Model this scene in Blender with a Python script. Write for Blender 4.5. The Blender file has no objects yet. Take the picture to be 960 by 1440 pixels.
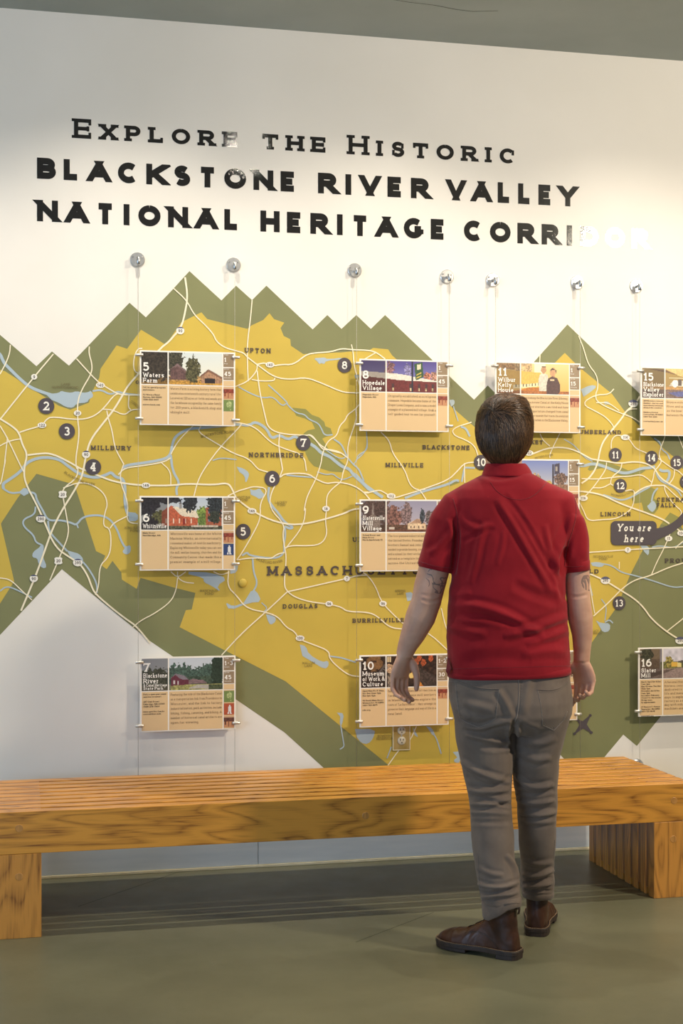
import bpy, bmesh, math, random
import numpy as np
from math import sin, cos, pi, radians, sqrt, atan2
from mathutils import Vector, Matrix, noise as mnoise
from mathutils.geometry import tessellate_polygon
from mathutils.bvhtree import BVHTree

random.seed(7)
rng = np.random.default_rng(7)
S = bpy.context.scene
C = S.collection

# ------------------------------------------------------------------ camera
TH = radians(12.75); CAMH = 1.36; DW = 5.58; F = 2000.0; HZ = 737.0
cam = bpy.data.cameras.new('camera'); co = bpy.data.objects.new('camera', cam); C.objects.link(co)
co.location = (0, -DW, CAMH); co.rotation_euler = (pi/2, 0, -TH)
cam.sensor_fit = 'VERTICAL'; cam.sensor_height = 36; cam.sensor_width = 24; cam.lens = 50.0
cam.shift_y = 17/1440.0
S.camera = co
# ------------------------------------------------------------------ world, lights, exposure
w = bpy.data.worlds.new('world'); S.world = w; w.use_nodes = True
w.node_tree.nodes['Background'].inputs[0].default_value = (0.82, 0.9, 1.0, 1)
w.node_tree.nodes['Background'].inputs[1].default_value = 0.09
S.view_settings.view_transform = 'Standard'; S.view_settings.look = 'None'
S.view_settings.exposure = -0.14; S.view_settings.gamma = 1.0; S.view_settings.use_curve_mapping = False

def aim(o, target):
    d = Vector(target) - o.location
    o.rotation_euler = d.to_track_quat('-Z', 'Y').to_euler()
def spot(name, loc, target, power, col, ang, blend=0.6, size=0.03):
    l = bpy.data.lights.new(name, 'SPOT'); l.energy = power; l.color = col
    l.spot_size = radians(ang); l.spot_blend = blend; l.shadow_soft_size = size
    o = bpy.data.objects.new(name, l); C.objects.link(o); o.location = loc; aim(o, target); return o
def area(name, loc, target, power, col, sx, sy):
    l = bpy.data.lights.new(name, 'AREA'); l.shape = 'RECTANGLE'; l.size = sx; l.size_y = sy
    l.energy = power; l.color = col
    o = bpy.data.objects.new(name, l); C.objects.link(o); o.location = loc; aim(o, target); return o
WARM = (1.0, 0.9, 0.77)
for i, (lx, pw) in enumerate([(-0.75, 46), (0.42, 48), (1.5, 45), (2.55, 42), (3.6, 36)]):
    spot('track_spot', (lx, -0.90, 3.315), (lx-0.12, -0.30, 0.6), pw*1.45, WARM, 112, 0.85, 0.012)
spot('track_spot_forward', (1.11, -1.53, 3.24), (0.9, 0, 1.3), 20, WARM, 95, 0.8, 0.03)
spot('track_spot_forward', (2.75, -1.6, 3.24), (2.4, -0.4, 0.9), 24, WARM, 95, 0.8, 0.05)
area('downlight_right', (4.0, -3.45, 3.28), (0.9, -0.3, 0.6), 185, (1.0, 0.86, 0.68), 0.30, 0.30)
area('window_daylight', (-4.6, -6.0, 1.75), (0.2, -0.3, 0.7), 180, (0.50, 0.70, 1.0), 3.0, 2.2)
area('rear_cool_fill', (-1.8, -9.9, 1.05), (0.2, -0.3, 0.4), 62, (0.60, 0.77, 1.0), 2.6, 2.0)  # added cool fill low behind the camera, for the kick plate; no door
area('hall_fill', (1.2, -7.6, 3.25), (1.2, -1.5, 0.8), 8, (1.0, 0.93, 0.84), 3.0, 1.5)  # added soft overhead fill for the whole view, not an actual fixture

# ------------------------------------------------------------------ helpers
def lin(c):
    return tuple((x/12.92 if x <= 0.04045 else ((x+0.055)/1.055)**2.4) for x in c)
def rgb(r, g, b):
    return lin((r/255, g/255, b/255))
def mat(name, col, rough=0.5, metal=0.0, spec=0.5, coat=0.0):
    m = bpy.data.materials.new(name); m.use_nodes = True
    b = m.node_tree.nodes['Principled BSDF']
    b.inputs['Base Color'].default_value = (*col, 1); b.inputs['Roughness'].default_value = rough
    b.inputs['Metallic'].default_value = metal; b.inputs['Specular IOR Level'].default_value = spec
    b.inputs['Coat Weight'].default_value = coat
    return m
def nn(m, t): return m.node_tree.nodes.new(t)
def lk(m, a, b): m.node_tree.links.new(a, b)
def add_noise(m, c1, c2, scale=(1, 1, 1), ns=5.0, detail=4, lo=0.35, hi=0.65, bump=0.0, bscale=60.0, bdist=0.002, rough=None):
    b = m.node_tree.nodes['Principled BSDF']
    tc = nn(m, 'ShaderNodeTexCoord'); mp = nn(m, 'ShaderNodeMapping'); mp.inputs['Scale'].default_value = scale
    lk(m, tc.outputs['Object'], mp.inputs['Vector'])
    n = nn(m, 'ShaderNodeTexNoise'); n.inputs['Scale'].default_value = ns; n.inputs['Detail'].default_value = detail
    lk(m, mp.outputs[0], n.inputs['Vector'])
    r = nn(m, 'ShaderNodeValToRGB'); r.color_ramp.elements[0].position = lo; r.color_ramp.elements[1].position = hi
    r.color_ramp.elements[0].color = (*c1, 1); r.color_ramp.elements[1].color = (*c2, 1)
    lk(m, n.outputs[0], r.inputs[0]); lk(m, r.outputs[0], b.inputs['Base Color'])
    if bump:
        n2 = nn(m, 'ShaderNodeTexNoise'); n2.inputs['Scale'].default_value = bscale; n2.inputs['Detail'].default_value = 5
        lk(m, mp.outputs[0], n2.inputs['Vector'])
        bp = nn(m, 'ShaderNodeBump'); bp.inputs['Strength'].default_value = bump; bp.inputs['Distance'].default_value = bdist
        lk(m, n2.outputs[0], bp.inputs['Height']); lk(m, bp.outputs[0], b.inputs['Normal'])
    return m

def link(name, me, m=None, parent=None, smooth=False):
    o = bpy.data.objects.new(name, me); C.objects.link(o)
    if m is not None and len(me.materials) == 0: me.materials.append(m)
    if parent is not None: o.parent = parent
    if smooth: me.polygons.foreach_set('use_smooth', [True]*len(me.polygons))
    return o
def empty(name, loc=(0, 0, 0), rz=0.0):
    o = bpy.data.objects.new(name, None); C.objects.link(o); o.location = loc; o.rotation_euler = (0, 0, rz)
    o.empty_display_size = 0.1; return o
def tag(o, label, cat, group=None):
    o['label'] = label; o['category'] = cat
    if group: o['group'] = group
    return o

class MB:
    def __init__(s): s.v = []; s.f = []
    def add(s, vs, fs):
        b = len(s.v); s.v += [tuple(p) for p in vs]; s.f += [tuple(i+b for i in f) for f in fs]; return s
    def box(s, x0, x1, y0, y1, z0, z1):
        return s.add([(x0,y0,z0),(x1,y0,z0),(x1,y1,z0),(x0,y1,z0),(x0,y0,z1),(x1,y0,z1),(x1,y1,z1),(x0,y1,z1)],
                     [(0,3,2,1),(4,5,6,7),(0,1,5,4),(1,2,6,5),(2,3,7,6),(3,0,4,7)])
    def bbox(s, x0, x1, y0, y1, z0, z1, c=0.003):
        # box with chamfered edges: all-edge chamfer by bmesh
        bm = bmesh.new(); r = bmesh.ops.create_cube(bm, size=1.0)
        for v in bm.verts: v.co = Vector(((x0+x1)/2+v.co.x*(x1-x0), (y0+y1)/2+v.co.y*(y1-y0), (z0+z1)/2+v.co.z*(z1-z0)))
        bmesh.ops.bevel(bm, geom=bm.edges[:], offset=c, segments=2, affect='EDGES', profile=0.5)
        bm.verts.index_update()
        s.add([v.co[:] for v in bm.verts], [[v.index for v in f.verts] for f in bm.faces]); bm.free(); return s
    def cyl(s, a, b, r0, r1=None, n=16, cap=True):
        return s.tube([a, b], [r0, r0 if r1 is None else r1], n, cap)
    def tube(s, pts, rad, n=10, cap=True, ref=None, flat=None):
        P = [Vector(p) for p in pts]; K = len(P)
        T = []
        for i in range(K):
            t = (P[min(i+1, K-1)] - P[max(i-1, 0)]); T.append(t.normalized() if t.length > 1e-9 else Vector((0, 0, 1)))
        u = Vector(ref) if ref is not None else (Vector((1, 0, 0)) if abs(T[0].x) < 0.9 else Vector((0, 1, 0)))
        vs = []; fs = []
        for i in range(K):
            u = (u - T[i]*u.dot(T[i]));  u = u.normalized() if u.length > 1e-6 else Vector((1, 0, 0))
            v = T[i].cross(u)
            r = rad[i] if hasattr(rad, '__len__') else rad
            ra, rb = (r if hasattr(r, '__len__') else (r, r))
            for k in range(n):
                a = 2*pi*k/n; vs.append(P[i] + u*(ra*cos(a)) + v*(rb*sin(a)))
        for i in range(K-1):
            for k in range(n):
                k2 = (k+1) % n; fs.append((i*n+k, i*n+k2, (i+1)*n+k2, (i+1)*n+k))
        if cap:
            fs.append(tuple(range(n-1, -1, -1))); fs.append(tuple((K-1)*n+k for k in range(n)))
        return s.add(vs, fs)
    def loft(s, rings):   # rings: equal length lists of points, capped
        n = len(rings[0]); vs = [p for r in rings for p in r]; fs = []
        for i in range(len(rings)-1):
            for k in range(n):
                k2 = (k+1) % n; fs.append((i*n+k, i*n+k2, (i+1)*n+k2, (i+1)*n+k))
        fs.append(tuple(range(n-1, -1, -1))); fs.append(tuple((len(rings)-1)*n+k for k in range(n)))
        return s.add(vs, fs)
    def lathe(s, prof, origin, axis='y', n=24):   # prof: (r, h) along axis direction
        vs = []; fs = []
        o = Vector(origin)
        for (r, h) in prof:
            for k in range(n):
                a = 2*pi*k/n
                p = {'y': Vector((r*cos(a), h, r*sin(a))), 'z': Vector((r*cos(a), r*sin(a), h)), 'x': Vector((h, r*cos(a), r*sin(a)))}[axis]
                vs.append(o+p)
        for i in range(len(prof)-1):
            for k in range(n):
                k2 = (k+1) % n; fs.append((i*n+k, i*n+k2, (i+1)*n+k2, (i+1)*n+k))
        fs.append(tuple(range(n-1, -1, -1))); fs.append(tuple((len(prof)-1)*n+k for k in range(n)))
        return s.add(vs, fs)
    def poly(s, pts, y):     # flat polygon given in wall x,z
        P = [Vector((p[0], p[1], 0)) for p in pts]
        tr = tessellate_polygon([P])
        out = []
        for t in tr:
            a, b, c = (P[i] for i in t)
            cr = (b.x-a.x)*(c.y-a.y)-(b.y-a.y)*(c.x-a.x)
            out.append(t if cr > 0 else (t[0], t[2], t[1]))
        return s.add([(p.x, y, p.y) for p in P], out)
    def ribbon(s, pts, w, y):
        L, R = ribbon2d(pts, w)
        n = len(L)
        return s.add([(p[0], y-4e-6*(k % n), p[1]) for k, p in enumerate(L+R)], [(i+n, i+n+1, i+1, i) for i in range(n-1)])
    def mesh(s, name='m'):
        me = bpy.data.meshes.new(name); me.from_pydata(s.v, [], s.f); me.update(); return me
    def obj(s, name, m, parent=None, smooth=False, loc=None):
        me = s.mesh(name)
        bm = bmesh.new(); bm.from_mesh(me)
        if smooth or True:
            try: 
                if smooth: bmesh.ops.recalc_face_normals(bm, faces=bm.faces)
            except Exception: pass
        bm.to_mesh(me); bm.free()
        o = link(name, me, m, parent, smooth)
        if loc is not None: o.location = loc
        return o
def ribbon2d(pts, w):
    P = [Vector((p[0], p[1])) for p in pts]; n = len(P); L = []; R = []
    for i in range(n):
        a = (P[i]-P[i-1]) if i > 0 else (P[1]-P[0]); b = (P[i+1]-P[i]) if i < n-1 else (P[-1]-P[-2])
        a = a.normalized() if a.length > 1e-12 else Vector((1, 0)); b = b.normalized() if b.length > 1e-12 else a
        t = (a+b); t = t.normalized() if t.length > 1e-6 else a
        nn_ = Vector((-t.y, t.x)); c = max(0.5, nn_.dot(Vector((-a.y, a.x))))
        o = nn_*(w/2/c); L.append(tuple(P[i]+o)); R.append(tuple(P[i]-o))
    return L, R
def chaikin(P, it=2):
    for _ in range(it):
        Q = [P[0]]
        for a, b in zip(P[:-1], P[1:]):
            Q.append((a[0]*.75+b[0]*.25, a[1]*.75+b[1]*.25)); Q.append((a[0]*.25+b[0]*.75, a[1]*.25+b[1]*.75))
        Q.append(P[-1]); P = Q
    return P

def W(px, py, y=0.0):      # point of the plane at depth y behind this place of the photograph
    u = (px-480)/F; v = (HZ-py)/F
    t = (y+DW)/(cos(TH)-u*sin(TH))
    return (t*(sin(TH)+u*cos(TH)), CAMH+t*v)
def wx(px, y=0.0): return W(px, 700, y)[0]
PX = 0.0029                 # metres per photo pixel on the wall, about

# ------------------------------------------------------------------ lettering (stroke alphabets)
def E(cx, cy, rx, ry, a0, a1, n=10):
    return [(cx+rx*cos(radians(a0+(a1-a0)*i/n)), cy+ry*sin(radians(a0+(a1-a0)*i/n))) for i in range(n+1)]
XH = 0.68
G = {
'A': (.98, [[(0,0),(.5,1)],[(.5,1),(1,0)],[(.2,.3),(.8,.3)]]),
'B': (.78, [[(0,0),(0,1)],[(0,1),(.55,1)]+E(.58,.76,.35,.24,90,-90)+[(0,.52)],[(0,.52),(.6,.52)]+E(.62,.26,.38,.26,90,-90)+[(0,0)]]),
'C': (.9, [E(.52,.5,.52,.5,48,312,18)]),
'D': (.9, [[(0,0),(0,1)],[(0,1),(.45,1)]+E(.45,.5,.55,.5,90,-90,14)+[(0,0)]]),
'E': (.7, [[(0,0),(0,1)],[(0,1),(1,1)],[(0,.5),(.85,.5)],[(0,0),(1,0)]]),
'F': (.68, [[(0,0),(0,1)],[(0,1),(1,1)],[(0,.48),(.85,.48)]]),
'G': (.95, [E(.5,.5,.5,.5,48,345,18)+[(.98,.42)],[(.55,.44),(1,.44)],[(.98,.44),(.98,.1)]]),
'H': (.86, [[(0,0),(0,1)],[(1,0),(1,1)],[(0,.5),(1,.5)]]),
'I': (.26, [[(.5,0),(.5,1)]]),
'J': (.6, [[(.8,1),(.8,.3)]+E(.4,.28,.4,.28,0,-170,8)]),
'K': (.86, [[(0,0),(0,1)],[(.98,1),(.05,.4)],[(.3,.58),(1,0)]]),
'L': (.66, [[(0,0),(0,1)],[(0,0),(1,0)]]),
'M': (1.05, [[(0,0),(0,1)],[(0,1),(.5,.1)],[(.5,.1),(1,1)],[(1,1),(1,0)]]),
'N': (.9, [[(0,0),(0,1)],[(0,1),(1,0)],[(1,0),(1,1)]]),
'O': (1.0, [E(.5,.5,.5,.5,90,450,24)]),
'P': (.74, [[(0,0),(0,1)],[(0,1),(.6,1)]+E(.62,.72,.38,.28,90,-90)+[(0,.44)]]),
'Q': (1.0, [E(.5,.5,.5,.5,90,450,24),[(.55,.3),(1,0)]]),
'R': (.82, [[(0,0),(0,1)],[(0,1),(.6,1)]+E(.6,.74,.36,.26,90,-90)+[(0,.48)],[(.45,.48),(1,0)]]),
'S': (.72, [E(.5,.76,.42,.24,35,270,12)+E(.5,.26,.46,.26,90,-145,12)]),
'T': (.82, [[(.5,0),(.5,1)],[(0,1),(1,1)]]),
'U': (.84, [[(0,1),(0,.4)]+E(.5,.4,.5,.4,180,360,12)+[(1,1)]]),
'V': (.92, [[(0,1),(.5,0)],[(.5,0),(1,1)]]),
'W': (1.3, [[(0,1),(.26,0)],[(.26,0),(.5,.9)],[(.5,.9),(.74,0)],[(.74,0),(1,1)]]),
'X': (.86, [[(0,0),(1,1)],[(0,1),(1,0)]]),
'Y': (.88, [[(0,1),(.5,.45)],[(1,1),(.5,.45)],[(.5,.5),(.5,0)]]),
'Z': (.76, [[(0,1),(1,1)],[(1,1),(0,0)],[(0,0),(1,0)]]),
'0': (.66, [E(.5,.5,.5,.5,90,450,20)]),
'1': (.42, [[(.6,0),(.6,1)],[(.62,.96),(-.1,.74)]]),
'2': (.64, [E(.48,.72,.46,.28,165,-30,12)+[(.05,0)],[(.05,0),(1,0)]]),
'3': (.64, [E(.46,.75,.42,.25,150,-90,12),E(.46,.27,.5,.27,90,-150,12)]),
'4': (.7, [[(.7,0),(.7,1)],[(.7,1),(0,.28)],[(0,.28),(1,.28)]]),
'5': (.64, [[(.9,1),(.12,1)],[(.12,1),(.08,.52)],[(.08,.55)]+E(.42,.32,.52,.32,110,-150,14)]),
'6': (.66, [E(.5,.32,.5,.32,90,450,18),[(.8,1)]+E(.62,.36,.6,.6,115,180,6)]),
'7': (.64, [[(0,1),(1,1)],[(1,1),(.35,0)]]),
'8': (.66, [E(.5,.76,.4,.24,90,450,16),E(.5,.27,.5,.27,90,450,16)]),
'9': (.66, [E(.5,.68,.5,.32,90,450,18),[(.2,0)]+E(.38,.64,.6,.6,-65,0,6)]),
'&': (.85, [[(1,0),(.25,.72)]+E(.42,.82,.22,.18,200,-20,8)+[(.2,.42)]+E(.4,.24,.38,.24,150,350,8)+[(.95,.5)]]),
'-': (.4, [[(.1,.42),(.9,.42)]]), '.': (.2, [[(.3,.04),(.8,.04)]]), ',': (.2, [[(.6,.08),(.3,-.15)]]),
"'": (.2, [[(.5,1),(.4,.75)]]), '"': (.35, [[(.2,1),(.2,.75)],[(.8,1),(.8,.75)]]), '/': (.5, [[(0,0),(1,1)]]),
'(': (.3, [E(1,.5,.8,.6,125,235,6)]), ')': (.3, [E(0,.5,.8,.6,55,-55,6)]),
'a': (.58, [E(.45,.5,.42,.15,150,20,6)+[(.9,.45),(.9,0)],E(.45,.2,.42,.2,70,430,12)]),
'b': (.62, [[(.05,0),(.05,1)],E(.5,.33,.48,.33,90,450,14)]),
'c': (.54, [E(.5,.33,.5,.33,45,315,12)]),
'd': (.62, [[(.95,0),(.95,1)],E(.5,.33,.48,.33,90,450,14)]),
'e': (.58, [[(.05,.36),(.95,.36)],[(.98,.36)]+E(.5,.33,.48,.33,10,310,12)]),
'f': (.42, [[(.4,0),(.4,.8)]+E(.75,.8,.35,.2,180,80,5),[(0,.64),(.9,.64)]]),
'g': (.6, [E(.48,.36,.44,.3,90,450,14),[(.92,.66),(.92,-.08)]+E(.5,-.08,.42,.2,0,-160,8)]),
'h': (.64, [[(.08,0),(.08,1)],[(.08,.4)]+E(.5,.42,.42,.25,150,0,8)+[(.92,0)]]),
'i': (.26, [[(.5,0),(.5,.68)],[(.5,.84),(.5,.98)]]),
'j': (.3, [[(.6,.68),(.6,-.2),(.1,-.28)],[(.6,.84),(.6,.98)]]),
'k': (.62, [[(.08,0),(.08,1)],[(.9,.66),(.1,.26)],[(.4,.4),(.95,0)]]),
'l': (.26, [[(.5,0),(.5,1)]]),
'm': (.98, [[(.05,0),(.05,.68)],[(.05,.4)]+E(.28,.43,.22,.24,150,0,7)+[(.5,0)],[(.5,.4)]+E(.73,.43,.22,.24,150,0,7)+[(.95,0)]]),
'n': (.64, [[(.08,0),(.08,.68)],[(.08,.4)]+E(.5,.42,.42,.25,150,0,8)+[(.92,0)]]),
'o': (.6, [E(.5,.34,.5,.34,90,450,16)]),
'p': (.62, [[(.05,-.3),(.05,.68)],E(.5,.33,.48,.33,90,450,14)]),
'q': (.62, [[(.95,-.3),(.95,.68)],E(.5,.33,.48,.33,90,450,14)]),
'r': (.46, [[(.15,0),(.15,.68)],[(.15,.38)]+E(.7,.38,.5,.28,170,70,6)]),
's': (.5, [E(.5,.51,.42,.16,30,270,8)+E(.5,.17,.45,.17,90,-150,8)]),
't': (.42, [[(.4,.9),(.4,.2)]+E(.75,.2,.35,.18,180,290,5),[(0,.64),(.9,.64)]]),
'u': (.62, [[(.08,.68),(.08,.26)]+E(.48,.25,.4,.24,180,350,8),[(.92,.68),(.92,0)]]),
'v': (.6, [[(0,.68),(.5,0)],[(.5,0),(1,.68)]]),
'w': (.9, [[(0,.68),(.26,0)],[(.26,0),(.5,.6)],[(.5,.6),(.74,0)],[(.74,0),(1,.68)]]),
'x': (.6, [[(0,0),(1,.68)],[(0,.68),(1,0)]]),
'y': (.6, [[(0,.68),(.52,.02)],[(1,.68),(.3,-.3)]]),
'z': (.52, [[(0,.64),(1,.64)],[(1,.64),(0,.04)],[(0,.04),(1,.04)]]),
}
SLABX = {'E': [(1,1,-1),(1,0,1),(.85,.5,0)], 'F': [(1,1,-1),(.85,.48,0)], 'T': [(0,1,-1),(1,1,-1)], 'L': [(1,0,1)], 'Z': [(0,1,-1),(1,0,1)],
         'C': [(.88,.86,-1)], 'S': [(.86,.86,-1),(.12,.14,1)], 'G': [(.85,.86,-1)], '7': [(0,1,-1)], '2': [(1,0,1)]}
NOSER = set('COQGSUJ0235689&-.,\'"/()aceofgst')
def clipy(poly, lo, hi):
    for s, lim in ((1, lo), (-1, -hi)):
        out = []
        for i in range(len(poly)):
            a = poly[i-1]; b = poly[i]; da = s*a[1]-lim; db = s*b[1]-lim
            if (da >= 0) != (db >= 0):
                t = da/(da-db); out.append((a[0]+(b[0]-a[0])*t, a[1]+(b[1]-a[1])*t))
            if db >= 0: out.append(b)
        poly = out
        if len(poly) < 3: return []
    return poly
def glyph(ch, w, slab, wide=1.0, serl=0.10, light=False):
    if ch not in G: return 0.35, []
    gw, strokes = G[ch]; adv = gw*wide*0.92 + w*0.6
    low = ch.islower(); tall = (not low) or ch in 'bdfhklt'
    top = 1.0 if tall else XH
    if ch in 'ij': top = 1.0
    if ch == '-' or ch in '.,': top = 1.0
    polys = []
    def mx(x): return w/2 + x*(adv-w)
    def my(y):
        if y < 0: return y
        if ch in '-.,': return y + w/2
        T = XH if (low and y <= XH+1e-6) else 1.0
        if low and y > XH: return y - w/2*(y-XH)/(1-XH+1e-9)
        return y + w/2*(1-2*y/T)
    lo = 0.0 if not (low and ch in 'gjpqy' or ch == ',') else -0.42
    for st in strokes:
        P = [(mx(x), my(y)) for x, y in st]
        ends = []
        for k, (i, j) in enumerate(((0, 1), (-1, -2))):
            yv = st[i][1]; dx = P[i][0]-P[j][0]; dy = P[i][1]-P[j][1]; L = sqrt(dx*dx+dy*dy)+1e-9
            if abs(dy) > 0.35*L and (abs(yv) < 1e-6 or abs(yv-1) < 1e-6 or (low and abs(yv-XH) < 1e-6) or abs(yv+.3) < 1e-6):
                e = 1.3*w
                P[i] = (P[i][0]+dx/L*e, P[i][1]+dy/L*e); ends.append((yv, st[i][0], dx/dy))
        cl_hi = XH if (low and max(p[1] for p in st) <= XH+1e-6) else 1.0
        L, R = ribbon2d(P, w)
        for i in range(len(L)-1):
            q = clipy([L[i], R[i], R[i+1], L[i+1]], lo, cl_hi)
            if q: polys.append(q)
        if slab and ch not in NOSER or (slab and ch in 'U' ):
            for (yv, xv, sl) in ends:
                if ch in 'VvwWAyMN' and 0.2 < xv < 0.8 and not (ch == 'A' and yv == 0): continue
                if ch == 'N' and yv == 0 and xv == 1: continue
                if ch == '1' and yv == 1: continue
                th = w*0.78; yb = yv if yv >= 0 else -.3
                if yb <= 0: y0, y1 = yb, yb+th
                else: y0, y1 = yb-th, yb
                xc = mx(xv); hl = w/2+serl; a = -hl; b = hl
                if low and yb > 0 and ch not in 'vwxyk': b = w/2
                polys.append([(xc+a, y0), (xc+b, y0), (xc+b, y1), (xc+a, y1)])
    if slab and ch in SLABX:
        for (x, y, d) in SLABX[ch]:
            xc = mx(x)+ (w*0.25 if x > .5 else -w*0.25); th = w*0.62; hl = .22
            yc = my(y)
            if d == -1: y0, y1 = yc-hl, min(1, yc+w/2)
            elif d == 1: y0, y1 = max(0, yc-w/2), yc+hl
            else: y0, y1 = yc-.13, yc+.13
            polys.append([(xc-th/2, y0), (xc+th/2, y0), (xc+th/2, y1), (xc-th/2, y1)])
    return adv, polys
STY = {'heavy': dict(w=.31, slab=False, wide=1.08, sp=.40, space=.75),
       'slab': dict(w=.19, slab=True, wide=1.0, sp=.42, space=.6),
       'slabbold': dict(w=.19, slab=True, wide=1.0, sp=.30, space=.45, serl=.09),
       'title': dict(w=.165, slab=True, wide=.92, sp=.13, space=.32, serl=.06), 'town': dict(w=.215, slab=True, wide=.95, sp=.42, space=.45, serl=.09), 'town_big': dict(w=.20, slab=True, wide=.95, sp=.42, space=.45, serl=.10),
       'num': dict(w=.185, slab=True, wide=1.05, sp=.12, space=.3, serl=.09),
       'body': dict(w=.13, slab=True, wide=1.0, sp=.16, space=.36, serl=.05),
       'bodybold': dict(w=.18, slab=True, wide=1.02, sp=.14, space=.36, serl=.05),
       'thin': dict(w=.12, slab=True, wide=1.0, sp=.22, space=.4, serl=.05)}
def layout(text, style, smallcaps=False):
    s = STY[style]; x = 0; out = []
    for i, ch in enumerate(text):
        k = 1.0
        if ch == ' ': x += s['space']; continue
        if smallcaps and ch.islower(): ch = ch.upper(); k = 0.80
        adv, polys = glyph(ch, s['w']/ (k if k < 1 else 1), s['slab'], s['wide'], s.get('serl', .1))
        out.append([[(x+px*k, py*k) for px, py in p] for p in polys]); x += adv*k + s['sp']
    return x - s['sp'], out
def text_mesh(mb, text, x0, z0, h, y, style, x1=None, shear=0.0, smallcaps=False, ang=None, center=False):
    wd, gl = layout(text, style, smallcaps)
    kx = h if x1 is None else (x1-x0)/wd
    off = -wd*kx/2 if center else 0
    for g in gl:
        for ip, p in enumerate(g):
            q = []
            for (a, b) in p:
                xx = a*kx + shear*b*h + off; zz = b*h
                if ang: xx, zz = xx*cos(ang)-zz*sin(ang), xx*sin(ang)+zz*cos(ang)
                q.append((x0+xx, y-8e-6*ip, z0+zz))
            # orient towards the room
            ar = sum(q[i-1][0]*q[i][2]-q[i][0]*q[i-1][2] for i in range(len(q)))
            if ar < 0: q.reverse()
            mb.add(q, [tuple(range(len(q)))])
    return wd*kx

# ------------------------------------------------------------------ materials
M_wall = add_noise(mat('wall_paint', rgb(236, 231, 220), 0.62), rgb(232, 227, 216), rgb(239, 234, 224), ns=1.4, bump=0.10, bscale=260, bdist=0.0006)
M_ceil = add_noise(mat('ceiling_paint', rgb(176, 184, 178), 0.8), rgb(170, 178, 172), rgb(181, 189, 183), ns=2.0, bump=0.12, bscale=120, bdist=0.001)
def print_mat(name, c, k=0.06, rough=0.55):
    c1 = tuple(x*(1-k) for x in c); c2 = tuple(min(1, x*(1+k)) for x in c)
    return add_noise(mat(name, c, rough), c1, c2, ns=3.0, bump=0.08, bscale=260, bdist=0.0006)
M_green = print_mat('map_green', rgb(126, 127, 84)); M_yel = print_mat('map_yellow', rgb(202, 174, 70))
M_park = print_mat('map_park', rgb(143, 140, 72)); M_water = print_mat('map_water', rgb(172, 188, 196), 0.03)
M_road = print_mat('map_road', rgb(243, 232, 200), 0.02); M_ink = print_mat('map_ink', rgb(80, 68, 62), 0.05)
M_thin = print_mat('map_small_ink', rgb(104, 92, 56), 0.05)
M_disc = print_mat('marker_disc', rgb(78, 70, 74), 0.05); M_white = print_mat('map_white', rgb(240, 235, 222), 0.02)
M_blue = print_mat('shield_blue', rgb(82, 84, 112), 0.04)
M_steel = mat('brushed_steel', rgb(190, 190, 188), 0.28, 1.0); add_noise(M_steel, rgb(180, 180, 178), rgb(205, 204, 200), (1, 1, 6), 40)
M_chrome = mat('polished_chrome', rgb(225, 225, 224), 0.28, 0.8); add_noise(M_chrome, rgb(205, 205, 205), rgb(222, 222, 220), ns=30)
M_cable = mat('steel_cable', rgb(190, 186, 176), 0.4, 0.5); add_noise(M_cable, rgb(180, 176, 166), rgb(200, 196, 186), ns=200)
M_board = print_mat('panel_board', rgb(244, 238, 226), 0.01, 0.4)
M_tan = print_mat('panel_tan', rgb(222, 190, 142), 0.02, 0.42); M_taupe = print_mat('panel_taupe', rgb(150, 128, 100), 0.02, 0.42)
M_pink = print_mat('panel_text_white', rgb(245, 240, 230), 0.01, 0.42); M_text = print_mat('panel_text_brown', rgb(142, 114, 82), 0.04, 0.45)
M_textd = print_mat('panel_text_dark', rgb(72, 52, 38), 0.04, 0.45)
# glossy black vinyl letters with an uneven face that breaks up reflections
M_vinyl = mat('black_vinyl', rgb(26, 24, 23), 0.6, 0.0, 0.1, 1.0)
def vinyl():
    b = M_vinyl.node_tree.nodes['Principled BSDF']; b.inputs['Coat Roughness'].default_value = 0.03
    b.inputs['Coat IOR'].default_value = 1.6
    g = nn(M_vinyl, 'ShaderNodeNewGeometry'); n = nn(M_vinyl, 'ShaderNodeTexNoise'); n.inputs['Scale'].default_value = 230
    n.inputs['Detail'].default_value = 2; lk(M_vinyl, g.outputs['Position'], n.inputs['Vector'])
    bp = nn(M_vinyl, 'ShaderNodeBump'); bp.inputs['Strength'].default_value = 0.55; bp.inputs['Distance'].default_value = 0.00035
    lk(M_vinyl, n.outputs[0], bp.inputs['Height']); lk(M_vinyl, bp.outputs[0], b.inputs['Normal']); lk(M_vinyl, bp.outputs[0], b.inputs['Coat Normal'])
vinyl()
M_floor = mat('floor_green', rgb(112, 116, 84), 0.34)
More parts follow.
